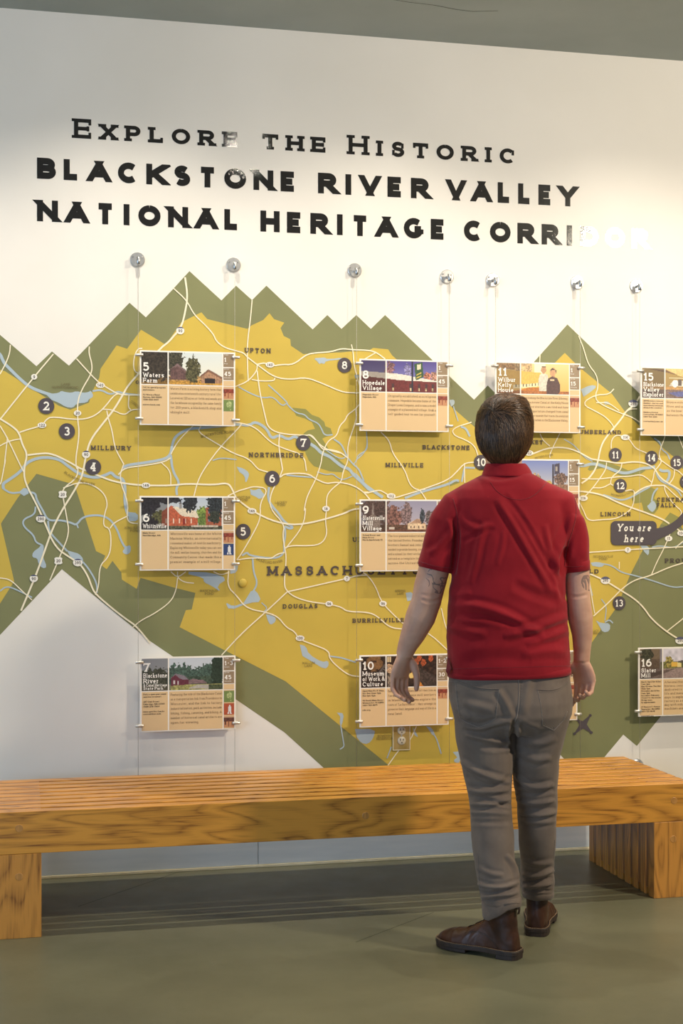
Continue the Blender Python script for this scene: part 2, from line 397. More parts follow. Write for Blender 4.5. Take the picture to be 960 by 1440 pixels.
def floor_nodes():
    m = M_floor; b = m.node_tree.nodes['Principled BSDF']
    g = nn(m, 'ShaderNodeNewGeometry')
    n = nn(m, 'ShaderNodeTexNoise'); n.inputs['Scale'].default_value = 1.6; n.inputs['Detail'].default_value = 6
    lk(m, g.outputs['Position'], n.inputs['Vector'])
    r = nn(m, 'ShaderNodeValToRGB'); r.color_ramp.elements[0].position = .35; r.color_ramp.elements[1].position = .68
    r.color_ramp.elements[0].color = (*rgb(96, 96, 74), 1); r.color_ramp.elements[1].color = (*rgb(112, 111, 87), 1)
    lk(m, n.outputs[0], r.inputs[0]); lk(m, r.outputs[0], b.inputs['Base Color'])
    n2 = nn(m, 'ShaderNodeTexNoise'); n2.inputs['Scale'].default_value = 9; n2.inputs['Detail'].default_value = 5
    lk(m, g.outputs['Position'], n2.inputs['Vector'])
    mr = nn(m, 'ShaderNodeMapRange'); mr.inputs[3].default_value = .30; mr.inputs[4].default_value = .48
    lk(m, n2.outputs[0], mr.inputs[0]); lk(m, mr.outputs[0], b.inputs['Roughness'])
    n3 = nn(m, 'ShaderNodeTexNoise'); n3.inputs['Scale'].default_value = 90
    lk(m, g.outputs['Position'], n3.inputs['Vector'])
    bp = nn(m, 'ShaderNodeBump'); bp.inputs['Strength'].default_value = .08; bp.inputs['Distance'].default_value = .001
    lk(m, n3.outputs[0], bp.inputs['Height']); lk(m, bp.outputs[0], b.inputs['Normal'])
floor_nodes()
M_seam = mat('floor_seam', rgb(62, 64, 44), 0.6); add_noise(M_seam, rgb(58, 60, 40), rgb(68, 70, 48), ns=30)
M_alu = mat('kick_plate_metal', rgb(196, 204, 216), 0.4, 0.25)
add_noise(M_alu, rgb(214, 224, 230), rgb(234, 240, 243), (.6, 1, 5), 5, 6, .25, .75, 0.1, 60, .0005)
M_strip = mat('edge_strip', rgb(238, 226, 190), 0.3, 0.1); add_noise(M_strip, rgb(232, 220, 182), rgb(242, 232, 200), ns=20)
def wood(name, axis, dark, light, rough=.36, coat=0.25):
    m = mat(name, light, rough, 0, .5, coat); b = m.node_tree.nodes['Principled BSDF']; b.inputs['Coat Roughness'].default_value = .25
    tc = nn(m, 'ShaderNodeTexCoord'); oi = nn(m, 'ShaderNodeObjectInfo')
    cx = nn(m, 'ShaderNodeVectorMath'); cx.operation = 'SCALE'; cx.inputs[0].default_value = (7.3, 3.1, 5.7); lk(m, oi.outputs['Random'], cx.inputs['Scale'])
    ad = nn(m, 'ShaderNodeVectorMath'); ad.operation = 'ADD'; lk(m, tc.outputs['Object'], ad.inputs[0]); lk(m, cx.outputs[0], ad.inputs[1])
    mp = nn(m, 'ShaderNodeMapping'); mp.inputs['Scale'].default_value = (.16, 1, 1) if axis == 'x' else (1, 1, .16)
    lk(m, ad.outputs[0], mp.inputs['Vector'])
    n = nn(m, 'ShaderNodeTexNoise'); n.inputs['Scale'].default_value = 6.5; n.inputs['Detail'].default_value = 2.5; n.inputs['Distortion'].default_value = .5
    lk(m, mp.outputs[0], n.inputs['Vector'])
    mu = nn(m, 'ShaderNodeMath'); mu.operation = 'MULTIPLY'; mu.inputs[1].default_value = 26.0; lk(m, n.outputs[0], mu.inputs[0])
    fr = nn(m, 'ShaderNodeMath'); fr.operation = 'PINGPONG'; fr.inputs[1].default_value = 1.0; lk(m, mu.outputs[0], fr.inputs[0])
    n2 = nn(m, 'ShaderNodeTexNoise'); n2.inputs['Scale'].default_value = 210; n2.inputs['Detail'].default_value = 4
    mp2 = nn(m, 'ShaderNodeMapping'); mp2.inputs['Scale'].default_value = (.04, 1, 1) if axis == 'x' else (1, 1, .04)
    lk(m, ad.outputs[0], mp2.inputs['Vector']); lk(m, mp2.outputs[0], n2.inputs['Vector'])
    ma = nn(m, 'ShaderNodeMath'); ma.operation = 'MULTIPLY_ADD'; ma.inputs[1].default_value = .9; lk(m, n2.outputs[0], ma.inputs[0])
    m3 = nn(m, 'ShaderNodeMath'); m3.operation = 'MULTIPLY'; m3.inputs[1].default_value = .55; lk(m, fr.outputs[0], m3.inputs[0])
    lk(m, m3.outputs[0], ma.inputs[2])
    r = nn(m, 'ShaderNodeValToRGB'); e = r.color_ramp.elements; e[0].position = .28; e[0].color = (*dark, 1); e[1].position = .88; e[1].color = (*light, 1)
    mid = e.new(.55); mid.color = (*tuple((a*.35+c*.65) for a, c in zip(dark, light)), 1)
    lk(m, ma.outputs[0], r.inputs[0]); lk(m, r.outputs[0], b.inputs['Base Color'])
    bp = nn(m, 'ShaderNodeBump'); bp.inputs['Strength'].default_value = .15; bp.inputs['Distance'].default_value = .0008
    lk(m, n2.outputs[0], bp.inputs['Height']); lk(m, bp.outputs[0], b.inputs['Normal'])
    return m
M_oakx = wood('oak_along', 'x', rgb(128, 76, 28), rgb(218, 152, 60))
M_oakz = wood('oak_upright', 'z', rgb(120, 72, 30), rgb(206, 142, 62))
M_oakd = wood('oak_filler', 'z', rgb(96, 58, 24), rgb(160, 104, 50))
M_peg = wood('oak_peg', 'z', rgb(140, 92, 44), rgb(196, 140, 72))

# ------------------------------------------------------------------ room shell
CEIL = 3.33
def structure(o): o['kind'] = 'structure'; return o
XL, XR, YB = -5.0, 8.5, -10.5
structure(MB().box(XL, XR, YB, 0.1, -0.1, 0.0).obj('floor', M_floor))
structure(MB().box(XL, XR, YB, 0.1, CEIL, CEIL+0.1).obj('ceiling', M_ceil))
structure(MB().box(XL, XR, 0.0, 0.1, 0.0, CEIL).obj('wall_back', M_wall))
# left wall has the tall window opening that the daylight comes through; right wall is plain
lw = MB(); lw.box(XL-.1, XL, -3.6, .1, 0, CEIL); lw.box(XL-.1, XL, YB, -8.4, 0, CEIL); lw.box(XL-.1, XL, -8.4, -3.6, 0, .5); lw.box(XL-.1, XL, -8.4, -3.6, 3.0, CEIL)
structure(lw.obj('wall_left', M_wall))
structure(MB().box(XR, XR+.1, YB, .1, 0, CEIL).obj('wall_right', M_wall))
wf = MB()
for yy in (-8.4, -6.8, -5.2, -3.65): wf.box(XL-.07, XL-.02, yy, yy+.05, .5, 3.0)
for zz in (.5, 2.95): wf.box(XL-.07, XL-.02, -8.4, -3.6, zz, zz+.05)
structure(wf.obj('window_1', M_steel))
# metal kick plate, three lengths, with a pale edging strip at the floor
xe = wx(829, -.012); xj = wx(363, -.012)
bb = structure(empty('baseboard_back'))
for i, (a, b_) in enumerate([(XL+.1, xj-.0012), (xj+.0012, xe)]):
    o = MB().bbox(a, b_, -.012, -.0005, .012, .30, .001).obj('kick_plate', M_alu, bb)
o = MB().bbox(XL+.1, XR-.1, -.016, -.0005, 0.0, .011, .002).obj('edge_strip', M_strip, bb)
# thin expansion joints of the floor
def floor_pt(px, py):
    u = (px-480)/F; t = CAMH/((py-HZ)/F)
    return (t*(sin(TH)+u*cos(TH)), -DW + t*(cos(TH)-u*sin(TH)))
sm = MB()
for a, b_ in [((255, 1225), (110, 1275)), ((610, 1283), (500, 1325)), ((60, 1253), (14, 1262))]:
    p, q = floor_pt(*a), floor_pt(*b_); L, R = ribbon2d([p, q], .003)
    sm.add([(L[0][0], L[0][1], .0006), (L[1][0], L[1][1], .0006), (R[1][0], R[1][1], .0006), (R[0][0], R[0][1], .0006)], [(3, 2, 1, 0)])
structure(sm.obj('trim_1', M_seam))
# hairline crack in the ceiling paint
ck = MB(); cp = []
for (px, py) in [(545, -2), (575, 3), (610, 7), (640, 13), (665, 16), (700, 15)]:
    u = (px-480)/F; v = (HZ-py)/F; t = (CEIL-CAMH)/v; cp.append((t*(sin(TH)+u*cos(TH)), -DW+t*(cos(TH)-u*sin(TH))))
L, R = ribbon2d(cp, .0035); n = len(L)
ck.add([(p[0], p[1], CEIL-.0006) for p in L+R], [(i, i+1, i+n+1, i+n) for i in range(n-1)])
structure(ck.obj('trim_2', M_seam))

# ------------------------------------------------------------------ heading lettering
def z_at(px, py, y=0.0): return W(px, py, y)[1]
HY = -.0012
def heading(label, words, style, smallcaps):
    root = empty('heading_lettering', (wx(words[0][1]), 0, z_at(words[0][1], words[0][3])))
    tag(root, label, 'lettering', None)
    inv = Vector(root.location)
    for (txt, pa, pb, base, h) in words:
        x0, z0 = W(pa, base); x1 = wx(pb); z0 = inv.z
        hh = z_at(pa, base-h) - W(pa, base)[1]
        wd, gl = layout(txt, style, smallcaps); kx = (x1-x0)/wd
        chars = [c for c in txt if c != ' ']
        for g in gl:
            mb = MB()
            for ip, p in enumerate(g):
                q = [(x0+a*kx-inv.x, HY-1.2e-5*ip, z0+b*hh-inv.z) for a, b in p]
                ar = sum(q[i-1][0]*q[i][2]-q[i][0]*q[i-1][2] for i in range(len(q)))
                if ar < 0: q.reverse()
                # thin cut letter: front face plus edge
                n = len(q); mb.add(q, [tuple(range(n))])
            mb.obj('letter', M_vinyl, root)
    return root
heading('first line of the wall heading, EXPLORE THE HISTORIC in slab serif small capitals',
        [('Explore', 104, 333, 194, 27.5), ('the', 369, 457, 207, 27), ('Historic', 490, 724, 217.5, 27)], 'slab', True)
heading('second line of the wall heading, BLACKSTONE RIVER VALLEY in heavy black capitals',
        [('BLACKSTONE', 52, 417, 251, 29.5), ('RIVER', 447, 603, 272, 29), ('VALLEY', 628, 810, 280, 29)], 'heavy', False)
heading('third line of the wall heading, NATIONAL HERITAGE CORRIDOR in heavy black capitals',
        [('NATIONAL', 52, 337, 311, 30), ('HERITAGE', 366, 627, 326, 29.5), ('CORRIDOR', 652, 911, 339, 29)], 'heavy', False)

# ------------------------------------------------------------------ the wall map
ORG = {'A': (0, 340, 4), 'B': (240, 340, 4), 'C': (480, 340, 4), 'D': (720, 340, 4), 'E': (0, 640, 4), 'F': (240, 640, 4),
       'G': (480, 640, 4), 'H': (720, 640, 4), 'I': (160, 900, 4), 'J': (400, 900, 4), 'K': (720, 900, 4), 'L': (820, 590, 6.857),
       'M': (380, 560, 6.857), 'P': (0, 0, 1)}
def pp(s):      # 'A 10,20 30,40 B 5,6' -> list of wall points
    out = []; o = ORG['P']
    for tok in s.split():
        if tok in ORG: o = ORG[tok]; continue
        a, b_ = tok.split(','); out.append(W(o[0]+float(a)/o[2], o[1]+float(b_)/o[2]))
    return out
mp_root = empty('map_mural', (1.2, 0, .9)); tag(mp_root, 'large green and yellow printed road map of a river valley on the white wall', 'map')
MO = Vector(mp_root.location)
def shift(mb): mb.v = [(x-MO.x, y-MO.y, z-MO.z) for x, y, z in mb.v]; return mb
GREEN = pp('P -260,560 -150,450 -90,420 A 0,523 205,700 292,617 388,697 728,343 820,425 960,280 B 105,165 285,330 367,247 457,328 538,247 798,493 880,412 960,490 '
           'C 83,412 165,490 245,412 745,888 822,808 P 704,561 D 310,465 720,858 P 960,612 985,636 1100,525 1100,1030 1000,925 929,1007 895,1049 876,1033 850,1064 820,1095 787,1061 700,1140 560,1180 '
           '454,1079 400,1030 I 195,0 E 348,642 0,1012 P -100,1000 -180,930 -260,1010')
shift(MB().poly(GREEN, -.0004)).obj('green_area', M_green, mp_root)
YELLOW = pp('P -180,560 -110,500 -30,505 0,520 7,522 A 250,872 330,922 395,945 500,905 520,840 558,765 565,715 655,583 715,602 793,495 925,575 945,560 B 60,452 85,440 172,397 205,435 430,490 455,470 520,440 555,402 580,435 '
            '638,455 617,485 635,530 672,548 675,585 745,632 800,628 960,622 C 160,608 178,597 262,605 285,640 610,920 740,1035 P 690,622 720,570 D 295,625 340,670 400,725 560,855 625,945 P 880,581 928,627 '
            'L 860,350 950,470 P 1000,690 1000,700 960,745 L 900,960 835,895 745,1010 640,1220 H 745,510 660,680 590,850 450,1050 P 760,985 700,1060 620,1140 545,1075 J 0,228 F 660,1280 50,968 85,872 118,868 138,775 0,740 '
            'E 790,690 768,752 685,700 682,660 632,595 600,642 570,620 592,565 540,540 430,200 415,165 205,105 100,240 5,385 80,710 0,835 P -60,905 -180,840')
shift(MB().poly(YELLOW, -.0007)).obj('yellow_area', M_yel, mp_root)
PARKS = ['M 210,90 340,105 400,160 470,185 520,230 530,270 580,290 600,350 530,375 500,390 560,490 660,590 740,660 690,715 570,705 420,655 370,600 330,510 320,400 320,340 360,310 430,295 400,230 330,195 250,170',
         'L 40,480 90,400 220,410 330,445 430,490 570,475 600,490 560,520 400,555 330,530 200,465 120,480 60,495',
         'L 490,715 640,650 710,680 680,760 730,800 720,860 680,910 640,905 580,880 560,800 490,810 465,770',
         'L 835,895 960,965 960,1010 895,1060 745,1010', 'G 600,150 650,135 665,155 610,175']
for s_ in PARKS: shift(MB().poly(pp(s_), -.0010)).obj('park_area', M_park, mp_root)
PONDS = ['A 250,850 290,855 330,850 345,838 365,845 400,850 430,840 470,850 500,845 510,835 528,870 500,885 490,905 430,910 410,935 370,930 330,905 290,890',
 'E 105,210 140,178 170,210 135,230', 'E 685,490 705,515 735,505 735,545 712,562 685,545 700,525', 'E 235,500 248,510 240,570 265,630 240,638 215,610 210,580 180,575 185,545 220,520',
 'E 375,535 410,545 445,555 470,585 460,610 430,600 400,580', 'E 720,320 775,325 775,372 725,372',
 'B 805,660 850,655 900,660 960,652 960,662 870,670 865,688 840,682', 'F 370,65 410,75 442,100 435,130 420,160 415,115 385,95', 'F 445,190 470,200 500,185 512,205 530,225 500,250 480,235 450,222',
 'F 450,765 480,760 512,825 440,830 330,875 305,825 350,852 410,830', 'F 535,895 585,905 592,935 560,957 545,930', 'F 725,1065 760,1075 775,1120 850,1165 885,1155 888,1185 865,1205 800,1165 740,1130',
 'F 100,655 230,660 320,695 258,735 282,770 230,735 185,715 185,690 100,670', 'F 330,600 380,610 372,660 335,668', 'J 395,500 510,500 500,550 470,585 430,580 405,545', 'J 293,408 335,412 322,480 310,478 312,430',
 'J 720,490 755,550 730,535', 'J 795,485 825,490 850,540 825,525', 'J 945,630 985,625 985,700 945,680 970,660', 'C 605,890 635,888 635,915 615,928', 'G 360,775 400,768 400,815 370,822',
 'D 385,830 440,805 478,812 440,845 400,872', 'D 512,900 535,898 555,915 520,915', 'L 650,795 672,780 690,800 705,840 670,895 640,880 608,835 630,820', 'L 545,1215 635,1215 628,1318 590,1280',
 'H 440,605 480,600 522,612 500,632 450,622', 'H 470,930 500,945 550,945 548,990 510,998 490,965', 'C 72,750 95,745 98,765 78,770', 'B 810,655 880,650 860,675 835,688']
for i_, s_ in enumerate(PONDS): shift(MB().poly(chaikin(pp(s_), 1), -.0013-.00001*i_)).obj('pond', M_water, mp_root)
def lines(data, name, m, y0):
    for i, (wd, s_) in enumerate(data):
        shift(MB().ribbon(chaikin(pp(s_), 2), wd*PX, y0-.00001*i)).obj(name, m, mp_root)
RIVERS = [(4, 'P -20,485 A 0,625 20,680 60,720 110,770 170,820 250,850 290,862'), (2.3, 'A 520,840 570,832 620,862 660,840 700,855 780,862 800,862'),
 (3.8, 'E 20,190 15,160 50,140 120,90 150,40 230,10 330,20 380,60 450,110 540,130 600,110 625,95 650,125 690,130 705,180 700,260 715,330 735,345'), (2.4, 'E 20,190 60,215 110,210'),
 (3.6, 'E 690,70 720,55 800,45 920,25 960,0 B 10,1130 30,1090 100,1050 200,1045 380,1025 440,1035 475,1010 540,1050 565,1110 610,1085 660,1115 700,1090 740,1130'),
 (3.2, 'F 0,0 10,90 50,155 30,185 35,225'), (4.2, 'M 385,440 440,475 490,530 570,560 640,620 700,665 760,680 800,740 870,800 940,870 960,890 G 60,90 110,150 160,190 232,238'),
 (2.6, 'E 165,208 200,215 205,250 240,310 270,370 340,365 400,380 430,395 465,345 560,335 620,360 660,420 680,480 700,515'), (1.8, 'E 430,385 440,410'),
 (2.2, 'E 200,290 195,335 130,360 130,400 190,450 200,490 235,505'), (2.4, 'E 270,370 275,430 340,500 378,540'), (2.2, 'E 465,600 500,640 545,720 545,775'), (1.8, 'E 0,765 30,740 70,745 180,800'),
 (1.6, 'B 380,815 450,855 520,880 575,870 625,925 650,910'), (1.7, 'B 548,805 620,870 655,905 M 160,60 250,145 330,155 370,205 460,240 490,290 520,360 600,352'),
 (3.2, 'F 552,180 545,250 580,300 600,320 640,380 690,405 670,415 640,400'), (2.5, 'F 640,400 645,450 635,500 640,550 590,585 440,565 430,545 400,565'), (2.3, 'F 460,580 465,660 490,720 455,780'),
 (2, 'F 650,112 720,120 810,125'), (1.4, 'F 510,830 545,860 520,885'), (2, 'F 890,1130 960,1140 J 320,100 400,125'), (1.6, 'J 315,480 330,570 335,600 310,614'), (1.6, 'J 600,600 575,665'), (1.8, 'J 825,525 850,540 880,640'),
 (1.6, 'C 628,925 655,1010'), (3, 'C 670,1040 700,1050 720,1095'), (1.3, 'C 140,1070 145,1170 80,1230'), (1.5, 'C -90,1170 0,1230 40,1190 30,1250'),
 (3.4, 'G 355,242 450,205 600,165 640,140 660,145'), (2.6, 'G 690,75 675,150'), (2.6, 'G 690,70 750,72'), (1.5, 'D 290,1110 350,1145 400,1210 450,1235'),
 (4.2, 'L -60,440 0,448 80,425 150,435 230,465 320,500 400,520 480,500 560,470 640,465 690,455'), (3, 'L 700,510 730,580 795,615'), (4, 'L 730,480 760,500 830,490 825,560 790,610'), (2.4, 'L 790,610 900,670 945,740'),
 (2.4, 'L 715,660 670,710 655,790'), (2.4, 'L 190,725 290,760 370,780 460,750 560,690 640,648'), (2, 'L 680,180 740,220 750,290 810,330 830,385'), (1.8, 'L 660,1230 740,1215 870,1240 960,1180'),
 (1.9, 'H 500,610 560,620 610,660 700,680 800,710 900,745 960,740'), (1.5, 'H 500,810 530,850 520,930'), (2, 'H 520,940 545,925 565,945'), (1.4, 'H 430,700 450,790'),
 (2.1, 'M 610,395 680,440 710,500 740,570 800,640 850,680 880,750 900,800'), (1.3, 'M 800,640 830,600 840,550 930,500 935,440 925,320'), (1.4, 'M 450,710 540,740 600,725 650,770 700,790 790,750'), (1.5, 'F 235,30 280,15 370,25')]
lines(RIVERS, 'river', M_water, -.0017)
ROADS = [(1.5,'A 58,580 55,625 35,680 0,745'),(1.7,'A 300,632 190,762 0,1000'),
 (2.2,'P -15,580 A 0,995 80,1045 110,1080 125,1140 155,1195 135,1270 E 138,150 205,275 250,375 310,520 400,580 450,610 495,680 515,740 535,780 640,870 720,930 765,960 845,1058'),
 (1.4,'A -30,1165 50,1120 120,1108'),(1.5,'A 0,1035 40,1100 125,1280 E 138,100'),(1.4,'A 42,1100 22,1280 E 35,0 8,150 0,165'),
 (1.6,'A 110,1072 160,1055 215,1040 240,1030 260,1000 290,983 430,1002 515,990 580,942 650,850 690,862'),(1.6,'A 430,658 545,785 600,820 650,850 690,862 800,862'),
 (1.6,'A 502,590 500,630 518,690 515,740 460,830 435,900 437,1010 445,1060 440,1130 425,1220 430,1280 E 440,70 432,130 355,185 352,225 375,350 390,440 345,550 280,705'),
 (2.4,'B 80,200 95,310 80,400 60,480 0,550 -20,570 -60,600 A 780,740 715,815 690,862 640,945 580,1020 510,1110 485,1190 470,1280 E 450,150 310,370 240,570 200,680 118,875'),
 (1.5,'A 785,745 750,725 752,650 775,600 800,600'),(1.4,'A 580,942 632,945 700,978 735,945 790,942'),(1.4,'A 725,865 720,930 735,945'),
 (1.5,'A 600,950 610,1000 630,1060 645,1160 695,1250 E 695,50 668,130 722,270 712,345 725,380 775,385'),
 (2.2,'A 155,1200 210,1193 280,1188 365,1225 460,1280 E 455,75 540,110 640,150 780,170 960,172 F 90,160 240,168 320,155 345,190 370,250 500,340 620,385 740,393 960,335 G 60,305 110,300'),
 (1.6,'E 665,110 700,72 800,60 920,40 960,15'),(1.3,'E 905,40 960,90 960,170'),(1.5,'E 355,185 450,150 530,170 590,220 605,280 590,320 578,400 620,412 625,520 605,580 560,620 555,740 535,785'),
 (1.5,'E 618,412 640,380 712,345'),(1.4,'E -20,690 0,690 60,700 120,760 180,815'),(1.4,'E 745,970 790,930 870,890 960,825 F 30,760 38,690'),
 (1.4,'F 0,655 38,690 85,655'),(1.4,'F 38,655 38,690 75,715 130,720'),(1.4,'F 240,655 280,675 325,660'),
 (1.6,'B 15,262 90,330 130,410 190,465 240,520 255,560 300,595 370,615 410,625 430,650 490,695 585,765 680,775 760,762 860,800 960,845 C 60,850 110,850'),
 (1.5,'B 457,328 448,430 430,570 430,660 435,785'),(1.7,'B 485,690 530,680 570,700 620,690 690,692 760,635 810,625 900,620 960,600 C 60,608 150,610 195,622 245,660'),
 (1.5,'C 55,578 65,620 70,700 95,790 110,840'),(1.4,'C 195,622 130,660'),(1.4,'B 455,775 500,783 580,783 585,765'),(1.5,'B 340,825 362,815 435,785 485,725 485,690'),
 (1.6,'B 485,725 500,850 530,980 545,1045 610,1080 760,1090 785,1085 860,1165 960,1190'),(1.5,'B 350,1015 400,1020 480,1045 560,1130 640,1165 750,1200 762,1290'),
 (1.5,'B 400,1020 380,1050 280,1150 185,1280 F 150,150 130,230'),(1.5,'B 170,1035 150,1070 250,1130 350,1190 440,1220 490,1280 F 510,85 560,100'),(1.4,'B 130,1030 40,1120 0,1195'),
 (1.6,'B 612,1080 605,1150 628,1280 F 628,80 610,130 560,215 555,300 640,390 628,450 640,520 650,580 635,730 655,768 700,800 780,825 890,838 960,855 G 30,880 150,883 200,905 270,970 345,978'),
 (1.7,'F 615,125 640,103 770,102 815,135 M 540,825 600,812 685,812 800,840 900,905 960,980'),(1.5,'M 855,60 820,105 740,160 720,215 665,265 640,365 560,405 520,480 495,560 490,620 440,775 380,890 345,970 320,1097 F 760,290 745,400 645,525'),
 (1.5,'M 820,105 830,190 805,270 740,460 752,600 700,700 685,805 620,850 560,910 540,960 538,1097 F 868,370 880,450 840,505 750,510 680,508 645,520'),
 (1.6,'M 350,358 385,350 430,390 490,480 520,498 580,495 670,518 750,580'),(1.5,'F 320,230 380,200 420,190 465,175 550,188 500,270 505,350 475,420 400,550 370,590'),
 (1.5,'F 370,590 430,580 500,578 560,585 600,555 640,548'),(1.6,'F 325,650 318,740 370,790 410,845 460,870 520,880 600,905 650,970 695,990 720,1035 800,1065 890,1100 890,1145 960,1210 J 370,200 425,205'),
 (1.6,'F 655,768 530,885 400,1000 285,1125'),(1.6,'F 655,768 740,750 960,700 G 30,692 100,675 145,675'),(1.5,'G 120,660 145,675 190,735 225,830 310,915 360,960 480,990 600,1100 J 915,60'),
 (1.6,'M 895,905 925,915 960,908 G 120,208 150,212 210,195 240,210 290,243'),(1.6,'G 290,243 450,195 600,140 650,90 690,45 745,40'),(1.4,'G 690,45 692,155'),(1.5,'C 220,1070 270,1120 285,1190 355,1280 G 380,160 410,190 440,195 475,250'),
 (1.5,'C 730,1015 620,1050 630,1090 700,1115 750,1150 768,1210'),(1.4,'G 440,195 470,192'),(1.4,'G 560,860 580,950 600,1000'),
 (1.5,'D 372,530 400,600 425,690 475,750 482,820 465,860 475,905 620,970 670,985 715,1015'),(1.5,'D 570,828 540,860 465,860 385,912 480,960 530,990 575,1045 560,1065'),
 (2.4,'D 715,870 685,920 640,950 610,1000 540,1080 L 165,250 130,450 60,560 -20,615'),(1.4,'D 270,1070 210,1190 210,1215'),(1.4,'D 155,1080 170,1115 210,1150'),
 (2.0,'D 108,1195 210,1155 330,1160 440,1220 L 70,380 200,400 350,425 470,405 600,418 680,470 700,500 730,550 790,600 900,660 970,710'),(1.4,'D 155,635 152,690'),
 (1.5,'L 265,280 265,210 290,165 330,148 380,165 430,180 460,220 500,280 600,320 720,375 755,400 860,475 905,490 960,540'),(1.5,'L 790,120 780,180 750,250 720,350 755,400 715,460 680,495 670,570 645,640'),(1.4,'L 895,120 960,280'),
 (1.5,'L 875,480 870,560 820,625'),(1.5,'L -20,570 140,575 260,560 350,550 440,548 540,530 590,550 655,605'),(1.5,'L 220,415 215,480 150,575 80,670 -20,775'),(1.5,'L 368,425 355,490 270,550 255,620 285,635'),
 (1.4,'L 255,620 180,660 90,658'),(2.2,'L -60,690 60,700 190,730 330,800 460,850 620,905 760,960 825,1003'),(2.0,'L 895,1048 970,1115'),(1.5,'L 400,690 450,675 490,690 485,720 485,790 460,860 400,910 300,960 170,965 40,978 0,880 -40,800'),
 (2.0,'L 490,715 560,665 640,635 780,635'),(1.5,'L 780,635 780,680 810,740 870,820 950,885 925,940'),(1.5,'L 780,635 850,700 970,810'),(1.6,'L 30,1282 420,1255 700,1240 970,1225'),(1.5,'L 835,1095 775,1240 705,1371 H 780,675'),
 (1.3,'L 885,1245 910,1210 960,1170'),(2.2,'H 400,655 430,665 520,705 600,755 690,810 740,860 780,920 865,993 970,1055'),(1.7,'H 970,603 880,630 770,680 690,700 620,745 540,830 455,905'),(1.6,'H 865,993 970,910'),(1.5,'H 430,690 450,830 462,890'),
 (1.5,'J 740,485 700,575 650,605 580,705'),(1.4,'H 600,640 600,600'),(1.3,'D 470,905 540,905 600,950'),(1.4,'D 620,970 660,940 700,940')]
lines(ROADS, 'road', M_road, -.0024)
def ptext(name, txt, xa, xb, base, h, style, m, parent, y=-.0034, x=None, shear=0.0, ang=None, org=MO):
    x0, z0 = W(xa, base); x1 = wx(xb); hh = z_at(xa, base-h)-z0
    mb = MB(); text_mesh(mb, txt, x0-org.x, z0-org.z, hh, y-org.y, style, x1-org.x, shear, ang=ang)
    return mb.obj(name, m, parent)
TOWNS = [('UPTON',344,380,496,6.8),('MILLBURY',128,184,633,6.6),('NORTHBRIDGE',350,426,643,6.8),('MASSACHUSETTS',376,589,809.5,13.2),('DOUGLAS',397.5,446,856,6.4),
 ('BURRILLVILLE',495.5,567,876,6.2),('BLACKSTONE',594,659.5,632,6.3),('MILLVILLE',542,594.5,657,6.3),('CUMBERLAND',808,872.5,610,5.8),('WOONSOCKET',698,762.5,624,5.6),('LINCOLN',844,885.5,726,6),
 ('CENTRAL',923,967,705.5,6),('FALLS',923,949,713.3,6),('PROVIDENCE',934.5,1006,791.5,6.2),('SMITHFIELD',772,841,807,6),('UXBRIDGE',495.5,556,762,6.3),('GRAFTON',190.5,236,540,5)]
for t, a, b_, base, h in TOWNS: ptext('place_name', t, a, b_, base, h, 'town' if h < 12 else 'town_big', M_ink, mp_root, -.0036)
SMALL = [('LAKE',86,98.5,542,3.4),('QUINSIGAMOND',73,110,546,3.4),('KINGSLEY',175.5,197,744,3.4),('POND',183,196,748.2,3.4),('WHITINS',332,351.5,701,3.4),('POND',337,348,704.6,3.4),('LACKEY',386.5,403,708,3.2),('POND',390,401,711.6,3.2),
 ('MANCHAUG',281,306,832.5,3.4),('POND',288,300,836.5,3.4),('WALLUM',424.5,442,934,3.4),('LAKE',428,438.5,938,3.4),('SPRING',555,569.5,832.7,3.2),('LAKE',558,567,836.4,3.2),('BOWDISH',530.5,549,1036.7,3.4),('RESERVOIR',529,552,1040.6,3.4),
 ('GEORGIAVILLE',833.5,861,784,3),('POND',841.5,853,787.5,3),('SLACK',831,841,888.5,3),('RESERVOIR',829,846,892,3)]
for t, a, b_, base, h in SMALL: ptext('small_name', t, a, b_, base, h, 'thin', M_thin, mp_root, -.0036)
def arctext(t, pts, h, m):
    P = chaikin([W(*p) for p in pts], 2); L = [0]
    for a, b_ in zip(P[:-1], P[1:]): L.append(L[-1]+sqrt((a[0]-b_[0])**2+(a[1]-b_[1])**2))
    wd, gl = layout(t, 'thin'); k = L[-1]/wd; mb = MB(); hh = h*PX
    for g in gl:
        if not g: continue
        c = (min(a for p in g for a, _ in p)+max(a for p in g for a, _ in p))/2; d = c*k
        i = max(0, min(len(L)-2, sum(1 for q in L if q <= d)-1)); f = (d-L[i])/(L[i+1]-L[i]+1e-9)
        px_ = P[i][0]+(P[i+1][0]-P[i][0])*f; pz = P[i][1]+(P[i+1][1]-P[i][1])*f; an = atan2(P[i+1][1]-P[i][1], P[i+1][0]-P[i][0])
        for p in g:
            q = []
            for a, b2 in p:
                xx = (a-c)*k; zz = b2*hh; q.append((px_+xx*cos(an)-zz*sin(an)-MO.x, -.0036, pz+xx*sin(an)+zz*cos(an)-MO.z))
            ar = sum(q[j-1][0]*q[j][2]-q[j][0]*q[j-1][2] for j in range(len(q)))
            if ar < 0: q.reverse()
            mb.add(q, [tuple(range(len(q)))])
    mb.obj('small_name', m, mp_root)
arctext('BLACKSTONE RIVER', [(90, 665), (100, 672), (115, 679), (133, 683)], 3.2, M_thin)
arctext('BLACKSTONE RIVER', [(283, 616), (298, 612), (315, 610), (329, 609)], 3.4, M_thin)
arctext('MUMFORD RIVER', [(360, 788), (372, 792), (384, 793), (397, 790)], 3.2, M_thin)
arctext('WOONASQUATUCKET', [(858, 696), (868, 699), (880, 697), (892, 690)], 3.0, M_thin)
